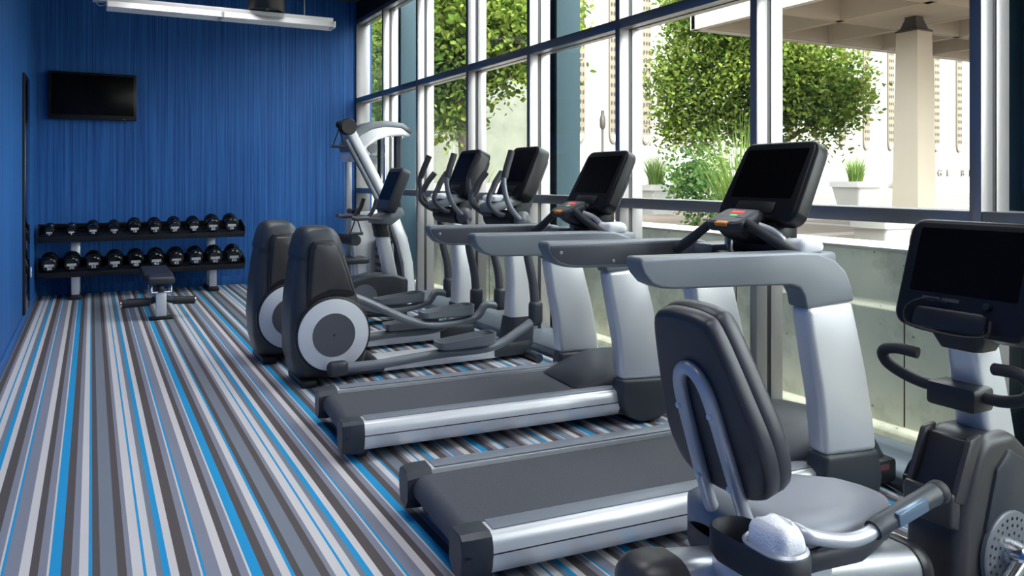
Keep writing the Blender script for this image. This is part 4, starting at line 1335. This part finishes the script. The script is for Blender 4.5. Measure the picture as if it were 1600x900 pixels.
# side grab handle
for s in (-1,):
    y_ = 0.235 * s
    sd = M().tube([(0.40, 0.10 * s, 0.44), (0.345, 0.14 * s, 0.545), (0.35, 0.19 * s, 0.57), (0.37, y_ * 0.96, 0.562), (0.48, y_, 0.532), (0.56, y_, 0.528), (0.63, y_, 0.545), (0.78, y_, 0.572), (0.84, y_, 0.58)], 0.0185, 12).build('grab_handle', 'tube_grey', rb)
    gp = M().tube([(0.59, y_, 0.535), (0.63, y_, 0.545), (0.78, y_, 0.572), (0.85, y_, 0.583)], [0.026, 0.027, 0.028, 0.03], 14, 4).build('grip', 'charcoal', sd)
    M().ball((0.855, y_, 0.583), 0.034, 14).build('grip_end', 'rubber', gp)
    M().box(-0.06, 0.06, -0.009, 0.009, -0.0185, 0.0185, 0.004, Matrix.Translation((0.715, y_ + 0.022 * s, 0.5665)) @ Matrix.Rotation(R(-10), 4, 'Y')).build('pulse_sensor', 'sensor', gp)
# cup holder on near side with two wells
cup = rrect(0.125, 0.27, 0.058, 6)
rings = [[(0.205 + p[0] * a, -0.215 + p[1] * a, z) for p in cup] for a, z in ((0.90, 0.515), (1.0, 0.53), (1.0, 0.585), (0.95, 0.592), (0.90, 0.585), (0.86, 0.53))]
ch = M().loft(rings).build('cup_holder', 'rubber', rb, 50)
rim = rrect(0.115, 0.155, 0.055, 6)
M().loft([[(0.205 + p[0] * a, -0.268 + p[1] * a, z) for p in rim] for a, z in ((0.86, 0.58), (1.0, 0.588), (1.03, 0.596), (0.95, 0.602), (0.88, 0.597), (0.84, 0.565))]).build('holder_insert', 'tube_grey', ch)
M().box(0.20, 0.34, -0.16, -0.05, 0.40, 0.515, 0.02).build('holder_bracket', 'silver', ch)
# front shroud
sh_o = [(1.20, 0.06), (1.17, 0.22), (1.185, 0.38), (1.235, 0.50), (1.275, 0.585), (1.32, 0.625), (1.47, 0.62), (1.56, 0.55), (1.68, 0.40), (1.73, 0.25), (1.70, 0.10), (1.64, 0.05)]
so = M().prism(sh_o, 'xz', -0.10, 0.10, 0.04, seg=4).build('front_shroud', 'shroud', rb)
for s in (-1, 1):
    pan = [(1.30, 0.12), (1.29, 0.34), (1.35, 0.52), (1.42, 0.575), (1.50, 0.53), (1.62, 0.39), (1.67, 0.25), (1.62, 0.12)]
    M().prism(pan, 'xz', s * 0.085, s * 0.112, 0.012).build('side_panel', 'charcoal', so)
    dk = M().lathe([(0.135, s * 0.105), (0.135, s * 0.118), (0.128, s * 0.123), (0.05, s * 0.123), (0.001, s * 0.123)], (1.40, 0, 0.245), 'y', 40).build('crank_disc', 'rail_grey', so)
    hm = M()
    for ring_r, cnt in ((0.065, 14), (0.09, 20), (0.112, 26)):
        for k in range(cnt):
            a = 2 * math.pi * k / cnt + ring_r * 20
            b = bmesh.new()
            bmesh.ops.create_circle(b, cap_ends=True, segments=6, radius=0.006)
            hm._merge(b, Matrix.Translation((1.40 + ring_r * math.cos(a), s * 0.1236, 0.245 + ring_r * math.sin(a))) @ Matrix.Rotation(R(90), 4, 'X'))
    hq = hm.build('vent_holes', 'black', dk)
    hq['kind'] = 'stuff'
    M().lathe([(0.001, s * 0.19), (0.02, s * 0.188), (0.042, s * 0.17), (0.048, s * 0.14), (0.048, s * 0.12)], (1.40, 0, 0.245), 'y', 24).build('crank_hub', 'chrome', dk)
    ang = R(-150 if s < 0 else 30)
    tip = Vector((1.40 + 0.17 * math.cos(ang), s * 0.165, 0.245 + 0.17 * math.sin(ang)))
    ca = M().tube([(1.40, s * 0.16, 0.245), tip], [0.026, 0.02], 10, 1).build('crank_arm', 'chrome', so)
    M().box(tip.x - 0.07, tip.x + 0.07, tip.y + s * 0.10 - 0.055, tip.y + s * 0.10 + 0.055, tip.z - 0.014, tip.z + 0.014, 0.01).build('pedal', 'black', ca)
    M().tube([(tip.x - 0.05, tip.y + s * 0.15, tip.z), (tip.x - 0.03, tip.y + s * 0.13, tip.z + 0.06), (tip.x - 0.02, tip.y + s * 0.08, tip.z + 0.075), (tip.x - 0.03, tip.y + s * 0.05, tip.z + 0.05)], 0.012, 8, flat=1.0).build('pedal_strap', 'black', ca)
# tray pocket at the column foot
M().prism([(1.178, 0.44), (1.222, 0.525), (1.262, 0.612), (1.30, 0.612), (1.26, 0.50), (1.215, 0.42)], 'xz', -0.066, 0.066, 0.006).build('storage_pocket', 'black', so)
M().prism([(1.150, 0.36), (1.152, 0.455), (1.168, 0.468), (1.205, 0.43), (1.20, 0.34)], 'xz', -0.084, 0.084, 0.014, seg=3).build('pocket_lip', 'shroud', so)
for s in (-1, 1):
    M().prism([(1.165, 0.44), (1.205, 0.53), (1.248, 0.622), (1.31, 0.632), (1.27, 0.50), (1.215, 0.42)], 'xz', min(0.066 * s, 0.088 * s), max(0.066 * s, 0.088 * s), 0.008).build('pocket_side', 'shroud', so)
# column, console, handlebars
colm = M().loft([[(x + p[0], p[1], z) for p in rrect(2 * a, 2 * w, 0.03, 4)] for x, z, a, w in ((1.475, 0.56, 0.085, 0.06), (1.44, 0.72, 0.08, 0.058), (1.40, 0.88, 0.076, 0.055), (1.385, 0.96, 0.07, 0.05))]).build('console_column', 'silver', rb, 60)
M().loft([[(x + p[0], p[1], z) for p in rrect(2 * a, 2 * w, 0.03, 4)] for x, z, a, w in ((1.372, 0.885, 0.06, 0.07), (1.37, 0.93, 0.075, 0.09), (1.385, 0.98, 0.07, 0.09))]).build('column_cap', 'black', colm, 60)
mxc = Matrix.Translation((1.385, 0.0, 1.115)) @ Matrix.Rotation(R(18), 4, 'Y')
cs = M().prism(rrect(0.46, 0.385, 0.055, 6), 'yz', -0.035, 0.075, 0.02, mxc, 4).build('console', 'bezel', rb)
M().prism(rrect(0.365, 0.225, 0.004, 2), 'yz', -0.0365, -0.034, 0.0, mxc @ Matrix.Translation((0, 0, 0.045))).build('screen', 'screen', cs)
M().prism(rrect(0.25, 0.07, 0.02, 4), 'yz', -0.05, -0.03, 0.008, mxc @ Matrix.Translation((0, 0.02, -0.155))).build('control_strip', 'black', cs)
M().box(-0.0365, -0.034, 0.07, 0.13, -0.098, -0.083, 0.0, mxc).build('label_plate', 'rail_dark', cs)
M().box(-0.0365, -0.034, 0.0, 0.06, -0.095, -0.083, 0.0, mxc).build('label_plate', 'rail_dark', cs)
M().lathe([(0.014, -0.036), (0.012, -0.048), (0.001, -0.049)], (0, -0.095, -0.095), 'x', 12, mxc).build('headphone_jack', 'black', cs)
M().prism(rrect(0.44, 0.365, 0.05, 5), 'yz', 0.07, 0.10, 0.015, mxc).build('rear_cover', 'tube_grey', cs)
M().tube([mxc @ Vector(p) for p in ((-0.045, 0.03, -0.10), (-0.055, 0.10, -0.095), (-0.055, 0.165, -0.13), (-0.05, 0.16, -0.185), (-0.055, 0.08, -0.20), (-0.06, -0.04, -0.205), (-0.06, -0.12, -0.19), (-0.05, -0.12, -0.14))], 0.005, 6).build('audio_cable', 'cable', cs)
M().box(1.27, 1.38, -0.085, 0.085, 0.695, 0.775, 0.015).build('handlebar_clamp', 'black', rb)
for s in (-1, 1):
    hb = M().tube([(1.33, 0.06 * s, 0.745), (1.33, 0.13 * s, 0.745), (1.315, 0.20 * s, 0.765), (1.29, 0.245 * s, 0.80), (1.275, 0.245 * s, 0.84), (1.285, 0.20 * s, 0.855), (1.30, 0.13 * s, 0.85)], 0.0195, 12).build('handlebar', 'rubber', rb)
towel('towel', None, (1.20 + 0.205, 1.60 - 0.27, 0.568), (0.088, 0.118, 0.082), 'white rolled towel in the cup holder of the recumbent bike')

# power cord on the floor by the window
cd = M().tube([(3.30, 2.48, 0.012), (3.24, 2.30, 0.010), (3.12, 2.12, 0.008), (2.98, 1.95, 0.008), (2.86, 1.82, 0.03)], 0.006, 6).build('power_cord', 'cable')
tag(cd, 'thin black power cord on the striped carpet beside the recumbent bike', 'cord')
